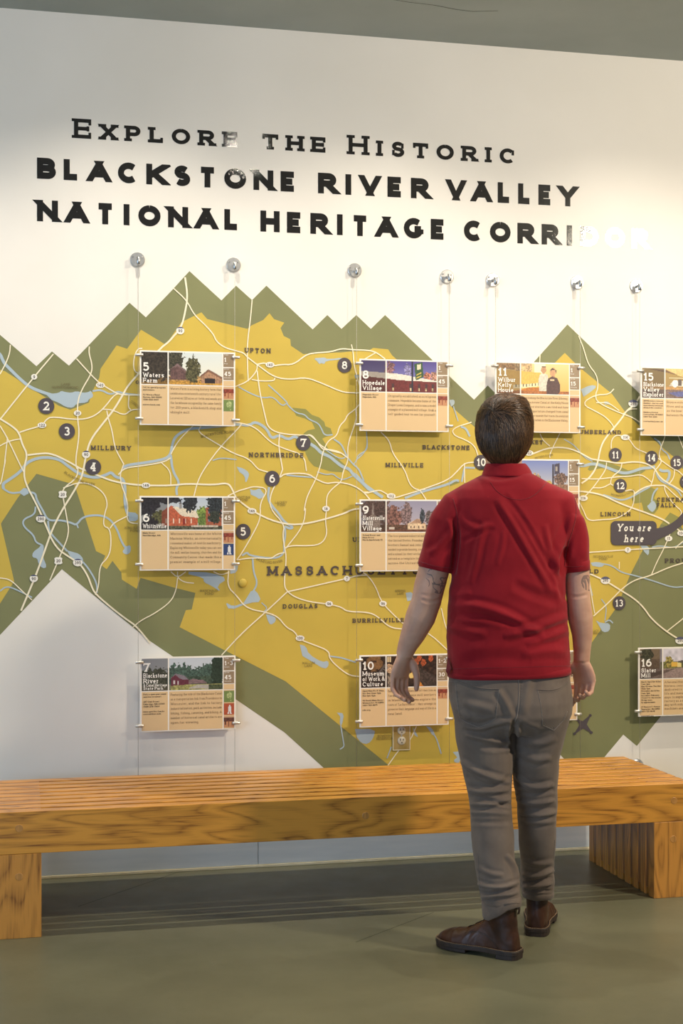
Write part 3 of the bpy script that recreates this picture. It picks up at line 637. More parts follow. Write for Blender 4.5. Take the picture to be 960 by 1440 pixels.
arctext('PETERS RIVER', [(752, 646), (760, 644), (770, 642), (777, 641)], 3.0, M_thin)
arctext('CONCORD', [(183, 566), (188, 569), (192, 573), (197, 578)], 3.4, M_thin)
def ellipse(cx, cy, rx, ry, n=28, org=MO):     # in photo pixels, lying on the wall
    x, z = W(cx, cy); sx = abs(wx(cx+rx)-wx(cx-rx))/2; sz = abs(z_at(cx, cy-ry)-z_at(cx, cy+ry))/2
    return [(x+sx*cos(2*pi*k/n)-org.x, z+sz*sin(2*pi*k/n)-org.z) for k in range(n)]
MARK = [('2',65,571,11.3,11.3),('3',94,606.5,11.3,11.3),('4',130.8,656.7,11.2,11.2),('5',341.7,747.5,10.3,11),('6',382.3,673,10.6,11),('7',426,622.7,10.2,10.8),('8',484,513.7,9.8,10.6),('10',676,650,10.2,10.5),
 ('11',864.5,639.7,9,9.8),('12',871.5,683,9,9.8),('13',869.8,848,9,9.8),('14',915.4,643.8,9,9.8),('15',951,650.5,9,9.8),('16',964,677.5,9,9.8)]
for t, cx, cy, rx, ry in MARK:
    d = MB(); d.poly(ellipse(cx, cy, rx, ry), -.0039); o = d.obj('number_disc', M_disc, mp_root)
    mb = MB(); x, z = W(cx, cy); h = ry*1.12*PX*.93; wd, _ = layout(t, 'num'); k = h*.92 if len(t) == 1 else h*.86
    text_mesh(mb, t, x-MO.x-wd*k/2, z-MO.z-h/2, h, -.0043, 'num', x-MO.x+wd*k/2); mb.obj('numeral', M_white, o)
SHD = [('9',48,530,'r'),('140',141,541.7,'r'),('20',109,581,'r'),('122',59,598,'r'),('90',121,639,'i'),('90',253.3,465,'i'),('140',379.3,513,'r'),('146',205,682.5,'r'),('20',88,695.3,'s'),('290',57.3,729.3,'i'),('20',82,788.5,'s'),
 ('395',109.3,791,'i'),('90',47.5,813.3,'i'),('146',354,718.5,'r'),('16',458,715.3,'r'),('96',462.3,849,'r'),('100',421.5,897.3,'r'),('7',487.3,813.5,'r'),('96',538,848.7,'r'),('102',549.5,697.5,'r'),('295',889.5,567.5,'i'),
 ('116',819.5,700.5,'r'),('114',878.5,615,'r'),('295',850.5,816,'i'),('7',882,773.3,'r'),('15',939.3,757.2,'r'),('295',955.5,900.5,'i'),('104',957.5,749.8,'r'),('122',743,637,'r')]
for t, cx, cy, kd in SHD:
    rx = 3.4+.95*len(t) if kd != 'i' else 3.2+.9*len(t); ry = 3.9 if kd == 'r' else 4.6
    P = ellipse(cx, cy, rx, ry, 20) if kd == 'r' else [(x, z) for x, z in ellipse(cx, cy, rx*1.15, ry*1.15, 20)]
    if kd == 's':
        x, z = W(cx, cy); a, b_ = rx*PX, ry*PX; P = [(x-MO.x+q*a, z-MO.z+r*b_) for q, r in [(-1,-.7),(-.6,-1),(.6,-1),(1,-.7),(.85,0),(1,.7),(.6,1),(-.6,1),(-1,.7),(-.85,0)]]
    o = MB().poly(P, -.0036).obj('route_shield', M_white, mp_root)
    x, z = W(cx, cy)
    if kd == 'i':
        top = [(a, b_) for a, b_ in P if b_ >= z-MO.z+ry*PX*.35]
        if len(top) >= 3: MB().poly(sorted(top, key=lambda q: atan2(q[1]-(z-MO.z), q[0]-(x-MO.x))), -.0038).obj('shield_top', M_blue, o)
    mb = MB(); wd, _ = layout(t, 'bodybold'); h = 4.0*PX; k = h*.85
    text_mesh(mb, t, x-MO.x-wd*k/2, z-MO.z-h/2-(.3*PX if kd == 'i' else 0), h, -.0041, 'bodybold', x-MO.x+wd*k/2); mb.obj('numeral', M_ink, o)
# you-are-here flag with its pointer
mb = MB(); mb.poly([(a-MO.x, b_-MO.z) for a, b_ in pp('L 690,1050 760,1040 830,1010 900,960 960,890 P 1010,690 1010,716 L 960,1010 840,1100 700,1165')], -.0036); ptr = mb.obj('pointer', M_disc, mp_root)
def rrect(x0, x1, z0, z1, r, n=6):
    P = []
    for cx, cz, a0 in ((x1-r, z1-r, 0), (x0+r, z1-r, 90), (x0+r, z0+r, 180), (x1-r, z0+r, 270)):
        P += [(cx+r*cos(radians(a0+90*i/n)), cz+r*sin(radians(a0+90*i/n))) for i in range(n+1)]
    return P
xa, za = W(858, 766.7); xb, zb = W(922.5, 732.5)
flag = MB().poly([(a-MO.x, b_-MO.z) for a, b_ in rrect(xa, xb, za, zb, .022)], -.0042).obj('location_flag', M_disc, mp_root)
ptext('lettering', 'You are', 866.5, 914, 747.2, 10.6, 'slabbold', M_white, flag, -.0046, shear=.18)
ptext('lettering', 'here', 876.5, 903.5, 762.5, 10.6, 'slabbold', M_white, flag, -.0046, shear=.18)
# compass mark
cm = MB(); cx, cz = W(819.5, 1019); ky = 0
for ex, ey in [(829.3, 1006), (831, 1030), (807.5, 1031.5), (811, 1012)]:
    ky += 1; x, z = W(ex, ey); dx, dz = x-cx, z-cz; L_ = sqrt(dx*dx+dz*dz); nx, nz = -dz/L_, dx/L_
    cm.poly([(cx+nx*.014-MO.x, cz+nz*.014-MO.z), (cx-nx*.014-MO.x, cz-nz*.014-MO.z), (x-nx*.002-MO.x, z-nz*.002-MO.z), (x+nx*.002-MO.x, z+nz*.002-MO.z)], -.0024-.00003*ky)
    cm.poly(ellipse(ex, ey, 2.1, 2.1, 10), -.0026-.00003*ky)
cm.obj('compass_mark', M_disc, mp_root)

# ------------------------------------------------------------------ cables with wall anchors
CY = -.036                                     # distance of cables from the wall
CABLES = [(193.3, 365, 194.6), (328.3, 372.3, 330.6), (498.6, 380, 502.4), (628.4, 389, 631.2), (692.8, 393.5, 696.8), (811.5, 397, 815.8), (894.5, 402, 899.2)]
CNAME = ['first cable from the left, running down past the Waters Farm panel', 'second cable from the left, on the right edge of the Waters Farm panel', 'third cable from the left, on the left edge of the Hopedale Village panel',
         'fourth cable from the left, on the right edge of the Hopedale Village panel', 'fifth cable from the left, passing behind the head of the man', 'sixth cable from the left, above the peak right of the man', 'rightmost cable, on the left edge of the Blackstone Valley Explorer panel']
CABX = []
for (dx, dy, cxp), lab in zip(CABLES, CNAME):
    x, z = W(dx, dy, -.004); r = empty('display_cable', (x, -.0005, z)); tag(r, 'thin steel '+lab, 'cable', 'display cables hung on the map wall')
    xc = x; CABX.append(x)
    MB().lathe([(.0001, 0), (.0285, 0), (.0290, -.003), (.0280, -.0050), (.0262, -.0062), (.0001, -.0064)], (0, 0, 0), 'y', 40).obj('anchor_disc', M_chrome, r, False)
    MB().lathe([(.0001, -.006), (.0062, -.006), (.0062, CY+.004), (.0045, CY), (.0001, CY)], (0, 0, -.003), 'y', 20).obj('anchor_stem', M_chrome, r, True)
    MB().lathe([(.0001, .011), (.0068, .011), (.0080, .009), (.0080, -.017), (.0065, -.019), (.0001, -.019)], (0, CY, -.006), 'z', 24).obj('cable_barrel', M_steel, r, True)
    s_ = MB()
    for q in (-1, 1): s_.lathe([(.0001, -.0075), (.0028, -.0075), (.0028, -.0092), (.0001, -.0095)], (q*.018, 0, .010), 'y', 10)
    s_.obj('screw', M_steel, r, True)
    MB().tube([(0, CY, -.02), (0, CY, -z+.345)], .0007, 8).obj('cable_wire', M_cable, r, True)
    MB().lathe([(.0001, -.0055), (.0285, -.0055), (.0290, -.009), (.020, -.011), (.0062, -.012), (.0062, CY+.004), (.0001, CY)], (0, 0, -z+.342), 'y', 24).obj('lower_anchor', M_chrome, r, True)

# ------------------------------------------------------------------ printed pictures, painted into vertex colours of a fine grid
M_pic = mat('printed_picture', (1, 1, 1), .42)
def pic_nodes():
    a = nn(M_pic, 'ShaderNodeVertexColor'); a.layer_name = 'Col'
    lk(M_pic, a.outputs[0], M_pic.node_tree.nodes['Principled BSDF'].inputs['Base Color'])
pic_nodes()
GH, GW = 52, 132
def canvas(h=GH, w_=GW): return np.zeros((h, w_, 3))
def nz(h, w_, cell, seed):
    r = np.random.default_rng(seed); gh, gw = int(h/cell)+3, int(w_/cell)+3; g = r.random((gh, gw))
    yy = np.arange(h)/cell; xx = np.arange(w_)/cell; y0 = yy.astype(int); x0 = xx.astype(int); fy = (yy-y0)[:, None]; fx = (xx-x0)[None]
    a = g[y0][:, x0]; b_ = g[y0][:, x0+1]; c = g[y0+1][:, x0]; d = g[y0+1][:, x0+1]
    return a*(1-fy)*(1-fx)+b_*(1-fy)*fx+c*fy*(1-fx)+d*fy*fx
def pmask(h, w_, pts):     # polygon mask, points in 0..1 with y down
    Y, X = np.mgrid[0:h, 0:w_]; X = (X+.5)/w_; Y = (Y+.5)/h; m = np.zeros((h, w_), bool); n = len(pts)
    for i in range(n):
        x1, y1 = pts[i-1]; x2, y2 = pts[i]
        if y1 == y2: continue
        c = ((y1 > Y) != (y2 > Y)) & (X < (x2-x1)*(Y-y1)/(y2-y1)+x1); m ^= c
    return m
def put(a, m, c, tex=0.0, seed=0, cell=2.0):
    h, w_ = m.shape; col = np.array(c)/255.0
    t = 1+tex*(nz(h, w_, cell, seed)-.5)*2 if tex else np.ones((h, w_))
    a[m] = np.clip(col[None]*t[m][:, None], 0, 1)
def grad(a, c0, c1):
    h = a.shape[0]; t = np.linspace(0, 1, h)[:, None, None]; a[:] = (np.array(c0)*(1-t)+np.array(c1)*t)/255.0
def blobs(a, cx, cy, rx, ry, c, seed, dens=.5, tex=.5):
    h, w_ = a.shape[:2]; Y, X = np.mgrid[0:h, 0:w_]; X = (X+.5)/w_; Y = (Y+.5)/h
    d = ((X-cx)/rx)**2+((Y-cy)/ry)**2; m = (d + (nz(h, w_, 2.4, seed)-.5)*1.1) < dens*1.6
    put(a, m & (d < 1.6), c, tex, seed+1, 1.6)
def R(x0, y0, x1, y1): return [(x0, y0), (x1, y0), (x1, y1), (x0, y1)]
def P_(a, pts, c, tex=0.0, seed=1, cell=2.0): put(a, pmask(a.shape[0], a.shape[1], pts), c, tex, seed, cell)
def pic_farm():
    a = canvas(); grad(a, (216, 222, 218), (238, 232, 208))
    P_(a, R(0, .86, 1, 1), (184, 138, 62), .25, 3); P_(a, R(0, .74, 1, .88), (168, 132, 84), .4, 4)
    blobs(a, .12, .32, .27, .6, (78, 70, 58), 5, .62); blobs(a, .40, .2, .13, .34, (70, 66, 52), 6, .5)
    P_(a, [(.33, .85), (.33, .52), (.42, .36), (.535, .56), (.535, .85)], (104, 78, 74), .2, 7); P_(a, [(.33, .52), (.42, .34), (.55, .58), (.53, .6), (.42, .42)], (128, 104, 102), .1, 8)
    blobs(a, .62, .55, .095, .4, (86, 82, 56), 9, .62); P_(a, [(.615, .1), (.625, .02), (.64, .3), (.60, .3)], (80, 76, 54), .4, 10)
    P_(a, [(.73, .95), (.73, .68), (.82, .52), (.985, .74), (.985, .98)], (172, 132, 102), .18, 11); P_(a, [(.71, .72), (.82, .5), (1, .74), (.99, .8), (.82, .58), (.73, .74)], (128, 92, 74), .1, 12)
    P_(a, R(.775, .78, .91, .98), (52, 44, 46), .1, 13); P_(a, R(0, .94, 1, 1), (196, 148, 66), .2, 14)
    return a
def pic_brickmill():
    a = canvas(); grad(a, (186, 196, 206), (222, 222, 210))
    blobs(a, .22, .62, .12, .22, (116, 116, 70), 21, .6); blobs(a, .74, .6, .1, .3, (120, 140, 66), 22, .6); P_(a, R(.69, .5, .78, .9), (104, 124, 62), .3, 23)
    P_(a, [(.24, .95), (.24, .45), (.34, .25), (.40, .3), (.68, .62), (.68, .97)], (186, 96, 66), .14, 24)
    P_(a, [(.36, .3), (.40, .28), (.66, .42), (.70, .64), (.48, .58)], (226, 212, 186), .06, 25); P_(a, R(.445, .2, .475, .34), (150, 146, 140)); P_(a, [(.435, .2), (.46, .12), (.485, .2)], (96, 92, 96))
    for i in range(5): P_(a, R(.29+i*.075, .66, .305+i*.075, .8), (228, 208, 186))
    P_(a, R(.49, .66, .52, .85), (140, 48, 40)); P_(a, R(.79, .3, .99, .95), (164, 92, 66), .12, 26)
    for i in range(3):
        for j in range(2): P_(a, R(.815+i*.055, .36+j*.25, .845+i*.055, .5+j*.25), (108, 122, 146))
    P_(a, [(0, .1), (.0, .0), (.2, 0), (.23, .3), (.1, .45), (.02, .5)], (54, 50, 58), .5, 27); blobs(a, .06, .22, .12, .36, (50, 48, 56), 28, .6)
    blobs(a, .28, .06, .2, .14, (50, 48, 52), 29, .6); blobs(a, .58, .15, .1, .35, (48, 50, 52), 30, .5); blobs(a, .92, .2, .12, .4, (50, 54, 56), 31, .55); blobs(a, .90, .6, .1, .2, (56, 60, 50), 32, .5)
    P_(a, R(0, .88, 1, 1), (86, 84, 66), .4, 33); P_(a, R(.6, .86, .95, .92), (196, 184, 166), .2, 34)
    blobs(a, .1, .8, .1, .2, (44, 40, 46), 35, .6)
    return a
def pic_redbarn():
    a = canvas(); grad(a, (196, 202, 208), (210, 214, 216))
    blobs(a, .12, .75, .3, .45, (84, 90, 70), 41, .6)
    for i, (x, h_) in enumerate([(.36, .5), (.43, .45), (.50, .52), (.57, .42), (.64, .34), (.70, .38), (.76, .5), (.82, .55)]): blobs(a, x, .62, .06, h_*.9, (72, 92, 80), 42+i, .6, .35)
    P_(a, R(.33, .58, .86, .85), (66, 80, 64), .3, 52); blobs(a, .94, .42, .085, .55, (46, 58, 44), 53, .7, .3)
    P_(a, R(0, .82, 1, 1), (160, 156, 96), .25, 54); P_(a, R(0, .82, .33, 1), (110, 108, 84), .3, 55)
    P_(a, [(.335, .86), (.335, .62), (.39, .5), (.47, .62), (.56, .66), (.56, .83)], (104, 50, 62), .1, 56); P_(a, [(.33, .62), (.39, .48), (.50, .54), (.565, .68), (.46, .66), (.39, .52)], (132, 122, 128), .06, 57)
    P_(a, R(.36, .7, .385, .8), (206, 200, 196)); P_(a, R(.42, .72, .435, .82), (206, 200, 196)); P_(a, [(.56, .82), (.56, .7), (.62, .65), (.7, .7), (.75, .7), (.8, .8)], (132, 108, 108), .15, 58)
    P_(a, [(.55, .95), (.68, .84), (.82, .84), (.86, .98)], (178, 172, 160), .06, 59); P_(a, R(.82, .84, 1, 1), (74, 82, 56), .3, 60)
    return a
def pic_mill():
    a = canvas(); grad(a, (84, 72, 140), (150, 160, 204)); blobs(a, .36, .25, .07, .3, (128, 92, 96), 61, .4); blobs(a, .60, .3, .06, .3, (128, 122, 160), 62, .4)
    blobs(a, .87, .48, .05, .14, (170, 110, 88), 63, .6); blobs(a, .97, .5, .06, .2, (176, 132, 112), 64, .6)
    P_(a, [(0, .34), (.5, .42), (1, .62), (1, .72), (.5, .66), (0, .52)], (232, 222, 206), .05, 65); P_(a, [(0, .5), (.5, .62), (1, .66), (1, 1), (0, 1)], (112, 48, 48), .12, 66)
    for x in (.38, .625, .74, .84, .93): P_(a, R(x, .74, x+.03, .96), (74, 52, 56)); P_(a, R(x+.003, .86, x+.026, .96), (180, 160, 122), .3, 67)
    P_(a, R(.655, .0, .675, 1), (44, 46, 58)); P_(a, [(.69, .08), (.80, .02), (.82, .5), (.71, .62)], (58, 88, 58)); P_(a, [(.72, .42), (.79, .34), (.79, .38), (.72, .46)], (206, 182, 90))
    P_(a, [(.72, .52), (.79, .44), (.79, .48), (.72, .56)], (206, 182, 90)); P_(a, [(.73, .1), (.78, .08), (.78, .25), (.73, .27)], (214, 208, 176))
    return a
def pic_village():
    a = canvas(); grad(a, (150, 146, 166), (190, 180, 186)); blobs(a, .18, .35, .22, .5, (108, 84, 78), 71, .5); blobs(a, .42, .55, .12, .4, (126, 90, 80), 72, .55); blobs(a, .58, .42, .08, .38, (128, 106, 104), 73, .55)
    P_(a, R(0, .76, 1, 1), (98, 72, 56), .3, 74); P_(a, [(.13, .6), (.15, .0), (.17, .6)], (206, 190, 180)); P_(a, [(.08, .9), (.08, .56), (.15, .42), (.24, .56), (.24, .9)], (190, 170, 156), .2, 75)
    P_(a, [(.60, .92), (.60, .74), (.68, .64), (.76, .58), (.85, .76), (.85, .93)], (224, 196, 158), .12, 76); P_(a, [(.62, .74), (.72, .58), (.78, .6), (.86, .76), (.74, .72)], (176, 140, 112), .1, 77)
    for x in (.64, .68, .74, .80): P_(a, R(x, .8, x+.015, .88), (110, 84, 72))
    blobs(a, .80, .5, .035, .25, (60, 66, 72), 78, .6); blobs(a, .90, .52, .07, .22, (112, 98, 96), 79, .6); P_(a, R(.34, .84, .42, .92), (206, 192, 176)); P_(a, R(0, .93, 1, 1), (112, 74, 58), .2, 80)
    return a
def pic_machines():
    a = canvas(); a[:] = np.array((58, 40, 32))/255; put(a, np.ones((GH, GW), bool), (56, 40, 32), .5, 91, 3)
    blobs(a, .17, .2, .1, .26, (178, 128, 76), 92, .6, .2); P_(a, R(.12, .14, .2, .2), (84, 54, 38))
    for x, y in [(.58, .12), (.66, .18), (.76, .08), (.82, .22), (.72, .2), (.92, .08)]: blobs(a, x, y, .035, .12, (172, 84, 48), int(x*100), .6, .3)
    P_(a, [(.6, .2), (1, .7), (1, 1), (.8, 1), (.55, .35)], (70, 58, 52), .35, 93); P_(a, [(.66, .5), (.82, 1), (.76, 1), (.64, .62)], (196, 128, 58), .15, 94); P_(a, [(.6, .6), (.66, .55), (.7, .7), (.63, .74)], (232, 200, 120))
    P_(a, R(.32, .02, .37, .2), (220, 196, 150)); P_(a, R(.343, .02, .348, .2), (80, 50, 40)); blobs(a, .36, .42, .05, .18, (186, 152, 118), 95, .6, .3); P_(a, [(.32, .6), (.42, .55), (.44, 1), (.33, 1)], (126, 112, 96), .5, 96)
    for i in range(6): P_(a, [(.19+i*.02, .62-i*.06), (.23+i*.02, .68-i*.06), (.228+i*.02, .71-i*.06), (.188+i*.02, .65-i*.06)], (150, 142, 134))
    P_(a, [(.17, .7), (.30, .25), (.315, .28), (.185, .75)], (136, 128, 122)); P_(a, [(.24, .8), (.31, .5), (.32, .54), (.25, .84)], (136, 128, 122))
    return a
def pic_couple():
    a = canvas(); grad(a, (232, 206, 142), (226, 178, 92)); P_(a, [(0, 0), (.42, 0), (.42, .26), (0, .16)], (184, 140, 92), .3, 101); P_(a, R(.24, 0, .46, .26), (196, 162, 116), .3, 102)
    P_(a, R(.5, 0, .66, .3), (246, 236, 196)); P_(a, [(0, .2), (.6, .3), (.6, .78), (0, .9)], (228, 182, 88), .05, 103); P_(a, [(.2, .95), (.4, .8), (.72, .76), (.72, .84), (.5, .98)], (190, 116, 52), .1, 104)
    P_(a, [(.22, .72), (.62, .62), (.62, .74), (.22, .84)], (240, 226, 180))
    for i in range(8): P_(a, R(.25+i*.043, .70-i*.009, .262+i*.043, .79-i*.009), (98, 90, 66))
    P_(a, R(0, .9, 1, 1), (172, 106, 56), .2, 105)
    P_(a, [(.57, .9), (.56, .5), (.585, .34), (.63, .3), (.69, .36), (.71, .6), (.68, .9)], (214, 206, 186), .08, 106); blobs(a, .635, .2, .035, .13, (196, 146, 106), 107, .7, .1); P_(a, R(.607, .07, .665, .12), (116, 88, 64))
    P_(a, [(.67, 1), (.68, .62), (.70, .48), (.76, .4), (.83, .46), (.87, .66), (.87, .9), (.84, 1)], (84, 58, 56), .12, 108); blobs(a, .765, .28, .04, .14, (204, 154, 112), 109, .7, .1); P_(a, [(.72, .22), (.76, .13), (.82, .2), (.82, .34), (.8, .2), (.75, .2)], (58, 42, 38))
    P_(a, R(.73, .5, .79, .56), (214, 190, 150))
    return a
def pic_street():
    a = canvas(); grad(a, (124, 138, 190), (206, 202, 196)); P_(a, R(.1, .42, .43, .9), (232, 202, 140), .05, 111); P_(a, [(.08, .42), (.1, .2), (.34, .16), (.48, .38), (.45, .4)], (138, 112, 92), .1, 112)
    blobs(a, .54, .6, .07, .2, (176, 150, 112), 113, .5); P_(a, R(.44, .78, 1, 1), (150, 116, 92), .2, 114); P_(a, [(.60, .92), (.64, .68), (.74, .66), (.79, .8), (.79, .92)], (206, 172, 96), .1, 115)
    blobs(a, .90, .62, .1, .2, (120, 96, 84), 116, .6); P_(a, R(.775, .12, .792, 1), (60, 52, 60)); P_(a, [(.80, .12), (.88, .08), (.88, .42), (.80, .46)], (78, 72, 88)); P_(a, R(.815, .2, .85, .34), (170, 160, 150))
    return a
def pic_boat():
    a = canvas(); grad(a, (168, 140, 76), (160, 130, 80)); P_(a, [(.3, 0), (1, 0), (1, .3), (.62, .3), (.3, .1)], (222, 190, 124), .08, 121); P_(a, [(0, 0), (.32, .04), (.5, .22), (.2, .08)], (124, 92, 62), .2, 122)
    P_(a, R(.36, .30, 1, .33), (238, 226, 190)); P_(a, [(.36, .6), (.42, .42), (.62, .4), (.98, .42), (1, .6)], (206, 196, 182), .2, 123); blobs(a, .46, .5, .04, .12, (232, 232, 232), 124, .7, .1)
    P_(a, R(.5, .36, .55, .58), (96, 84, 78)); P_(a, R(.1, .36, .15, .56), (196, 162, 110)); P_(a, [(0, .58), (.36, .62), (1, .66), (1, .76), (0, .74)], (196, 150, 92), .1, 125)
    P_(a, [(0, .72), (1, .70), (1, 1), (0, 1)], (124, 102, 92), .2, 126); P_(a, [(.34, .82), (.7, .72), (1, .74), (1, .86), (.5, .95)], (96, 100, 148), .12, 127)
    return a
def pic_slatermill():
    a = canvas(); grad(a, (176, 168, 182), (228, 222, 214)); put(a, pmask(GH, GW, R(.3, 0, 1, .45)), (206, 200, 206), .14, 131, 6); P_(a, R(0, 0, .28, .4), (166, 142, 112), .06, 132); P_(a, R(0, .35, .28, .7), (126, 104, 84), .15, 133)
    blobs(a, .10, .2, .09, .26, (82, 84, 60), 134, .6); P_(a, R(.29, .45, 1, .68), (112, 110, 62), .3, 135); blobs(a, .40, .46, .06, .2, (146, 132, 70), 136, .6); P_(a, R(.43, .46, .52, .62), (222, 176, 76)); P_(a, R(.52, .44, .58, .64), (226, 206, 138)); P_(a, [(.5, .45), (.6, .40), (.8, .42), (.8, .5), (.58, .5)], (92, 84, 76))
    P_(a, [(0, .66), (.3, .68), (1, .62), (1, 1), (0, 1)], (150, 130, 122), .12, 137); P_(a, [(0, .9), (.28, .74), (.5, .68), (.3, .86), (.1, 1), (0, 1)], (104, 88, 80), .1, 138)
    return a
def grid_obj(arr, x0, x1, z0, z1, y, name, parent):
    h, w_ = arr.shape[:2]; xs = np.linspace(x0, x1, w_+1); zs = np.linspace(z1, z0, h+1)
    vx, vz = np.meshgrid(xs, zs); v = np.stack([vx.ravel(), np.full(vx.size, y), vz.ravel()], 1)
    i, j = np.mgrid[0:h, 0:w_]; a = (i*(w_+1)+j).ravel(); f = np.stack([a, a+w_+1, a+w_+2, a+1], 1)
    me = bpy.data.meshes.new(name); me.vertices.add(len(v)); me.vertices.foreach_set('co', v.ravel())
    me.loops.add(f.size); me.loops.foreach_set('vertex_index', f.ravel().astype(np.int32)); me.polygons.add(len(f))
    me.polygons.foreach_set('loop_start', np.arange(0, f.size, 4, dtype=np.int32)); me.update(calc_edges=True)
    ca = me.color_attributes.new('Col', 'FLOAT_COLOR', 'CORNER')
    c = arr.reshape(-1, 3); c = np.where(c <= .04045, c/12.92, ((c+.055)/1.055)**2.4)
    c4 = np.concatenate([c, np.ones((len(c), 1))], 1); ca.data.foreach_set('color', np.repeat(c4, 4, axis=0).ravel().astype(np.float32))
    return link(name, me, M_pic, parent)
def icon_barn(c=(134, 62, 48)):
    a = canvas(14, 14); a[:] = np.array((196, 140, 100))/255; P_(a, R(0, .1, 1, .5), c, .3, 3, 2); P_(a, R(.1, .5, .18, .8), c); P_(a, R(.45, .5, .53, .9), c); P_(a, R(.8, .5, .88, .75), c); P_(a, R(0, 0, 1, .12), (206, 168, 132)); return a
def icon_leaf():
    a = canvas(14, 14); a[:] = np.array((118, 136, 76))/255; blobs(a, .55, .4, .3, .3, (170, 180, 120), 4, .5, .2); P_(a, [(.5, .4), (.75, .95), (.68, .95)], (176, 186, 128)); return a
def icon_person(bg, fg=(220, 220, 216)):
    a = canvas(14, 14); a[:] = np.array(bg)/255; P_(a, R(.48, .12, .66, .3), fg); P_(a, [(.4, .32), (.7, .32), (.68, .62), (.78, .95), (.6, .95), (.55, .68), (.48, .95), (.34, .95), (.44, .6)], fg); return a

# ------------------------------------------------------------------ information panels
PY = -.045; PW, PHt, PT = .3725, .289, .006
def build_panel(tlx, tly, label, num, title, small, body, pic, hours, mins, icons, x_right=None):
    if tlx is not None: x0, z1 = W(tlx, tly, PY)
    else:
        x1_, z1 = W(x_right, tly, PY); x0 = x1_-PW
    r = empty('info_panel', (x0, 0, z1-PHt)); tag(r, label, 'sign', 'information panels hung on the map wall')
    w_, h = PW, PHt; yf = PY-.0006
    MB().bbox(0, w_, PY, PY+PT, 0, h, .0008).obj('panel_board', M_board, r)
    U = lambda u: u*w_
    V = lambda v: (1-v)*h
    def field(name, u0, v0, u1, v1, m, y=yf): return MB().add([(U(u0), y, V(v1)), (U(u1), y, V(v1)), (U(u1), y, V(v0)), (U(u0), y, V(v0))], [(0, 1, 2, 3)]).obj(name, m, r)
    field('text_field', .018, .464, .288, .984, M_tan); field('text_field', .302, .464, .862, .984, M_tan)
    field('detail_field', .874, .385, .984, .455, M_tan); field('detail_field', .874, .464, .984, .984, M_tan)
    field('detail_field', .874, .02, .984, .198, M_taupe); field('detail_field', .874, .213, .984, .375, M_taupe)
    a = pic; k = int(GW*.315); left = a[:, :k].copy()*.62+np.array((.30, .24, .20))*.18; right = a[:, k:]
    grid_obj(left, U(.018), U(.288), V(.45), V(.02), yf, 'picture', r); grid_obj(right, U(.302), U(.862), V(.45), V(.02), yf, 'picture', r)
    yt = yf-.0008
    mb = MB(); nl = len(title); big = .098*h if nl > 1 else .115*h
    lh = .073; rows = [.432-(nl-1-i)*lh for i in range(nl)] if nl < 4 else [.275, .348, .393, .436]
    bn = (rows[0] if rows else .43)-.083; text_mesh(mb, num, U(.034), V(bn), .115*h, yt, 'num')
    for i, t in enumerate(title):
        sm_ = i >= 2 and nl == 4; hh_ = .040*h if sm_ else .062*h
        wd, _ = layout(t, 'title'); kx = min(hh_, U(.245)/wd); text_mesh(mb, t, U(.034), V(rows[i]), hh_, yt, 'title', U(.034)+wd*kx)
    if mb.v: mb.obj('title_lettering', M_pink, r)
    mb = MB()
    for i, t in enumerate(small):
        if t: wd, _ = layout(t, 'bodybold'); text_mesh(mb, t, U(.034), V(.505+i*.033), .021*h, yt, 'bodybold', U(.034)+min(wd*.0205*h, U(.235)))
    if mb.v: mb.obj('small_lettering', M_textd, r)
    mb = MB(); lh = .063 if len(body) < 8 else .055
    for i, t in enumerate(body):
        wd, _ = layout(t, 'body'); text_mesh(mb, t, U(.318), V(.522+i*lh), .033*h, yt, 'body', U(.318)+min(wd*.0335*h, U(.535)))
    if mb.v: mb.obj('body_lettering', M_text, r)
    mb = MB()
    for (v, t, s1, s2) in ((.10, hours, 'Time', 'hours' if '-' in hours else 'hour'), (.292, mins, 'Drive', 'minutes')):
        text_mesh(mb, s1, U(.882), V(v-.058), .018*h, yt, 'body'); text_mesh(mb, t, U(.882), V(v+.028), .058*h, yt, 'num'); text_mesh(mb, s2, U(.882), V(v+.06), .018*h, yt, 'body')
    mb.obj('detail_lettering', M_pink, r)
    for i, ic in enumerate(icons):
        v = .475+i*.168 if len(icons) < 3 else .475+i*.17; grid_obj(ic, U(.875), U(.984), V(v+.155), V(v), yf-.0004, 'icon', r)
    for gx in (-.002, w_+.002):
        for gz in (h*(1-.065), h*.085):
            g = MB(); L_ = .0155; rr = .0062
            g.lathe([(.0001, -L_), (rr*.8, -L_), (rr, -L_+.0015), (rr, L_-.0015), (rr*.8, L_), (.0001, L_)], (gx, PY-.002, gz), 'x', 20)
            g.obj('cable_grip', M_grip, r, True)
    return r
M_grip = mat('satin_grip', rgb(222, 218, 208), .33, .75); add_noise(M_grip, rgb(212, 208, 198), rgb(230, 226, 218), ns=40)
B5 = ['Waters Farm is a living history farm that', 'celebrates nineteenth century rural life.', 'Located on 120 acres of fields and woods are', 'the farmhouse occupied by the same family', 'for 200 years, a blacksmith shop and', 'shingle mill.']
B6 = ['Whitinsville was home of the Whitin', 'Machine Works, an internationally', 'renowned maker of textile machinery.', 'Exploring Whitinsville today you can see', 'the mill, worker housing, churches and the', 'Community Center that made this a', 'premier example of a mill village.']
B7 = ['Featuring the role of the Blackstone Canal', 'as a transportation link from Providence to', 'Worcester, and the link to factory', 'industrialization, park activities include', 'hiking, fishing, canoeing, and biking. A', 'number of historical canal artifacts are', 'open for viewing.']
B8 = ['Originally established as a religious', 'commune, Hopedale became home of the', 'Draper Loom Company, and is now a model', 'example of a planned mill village. Grab a', 'self guided tour to see for yourself.']
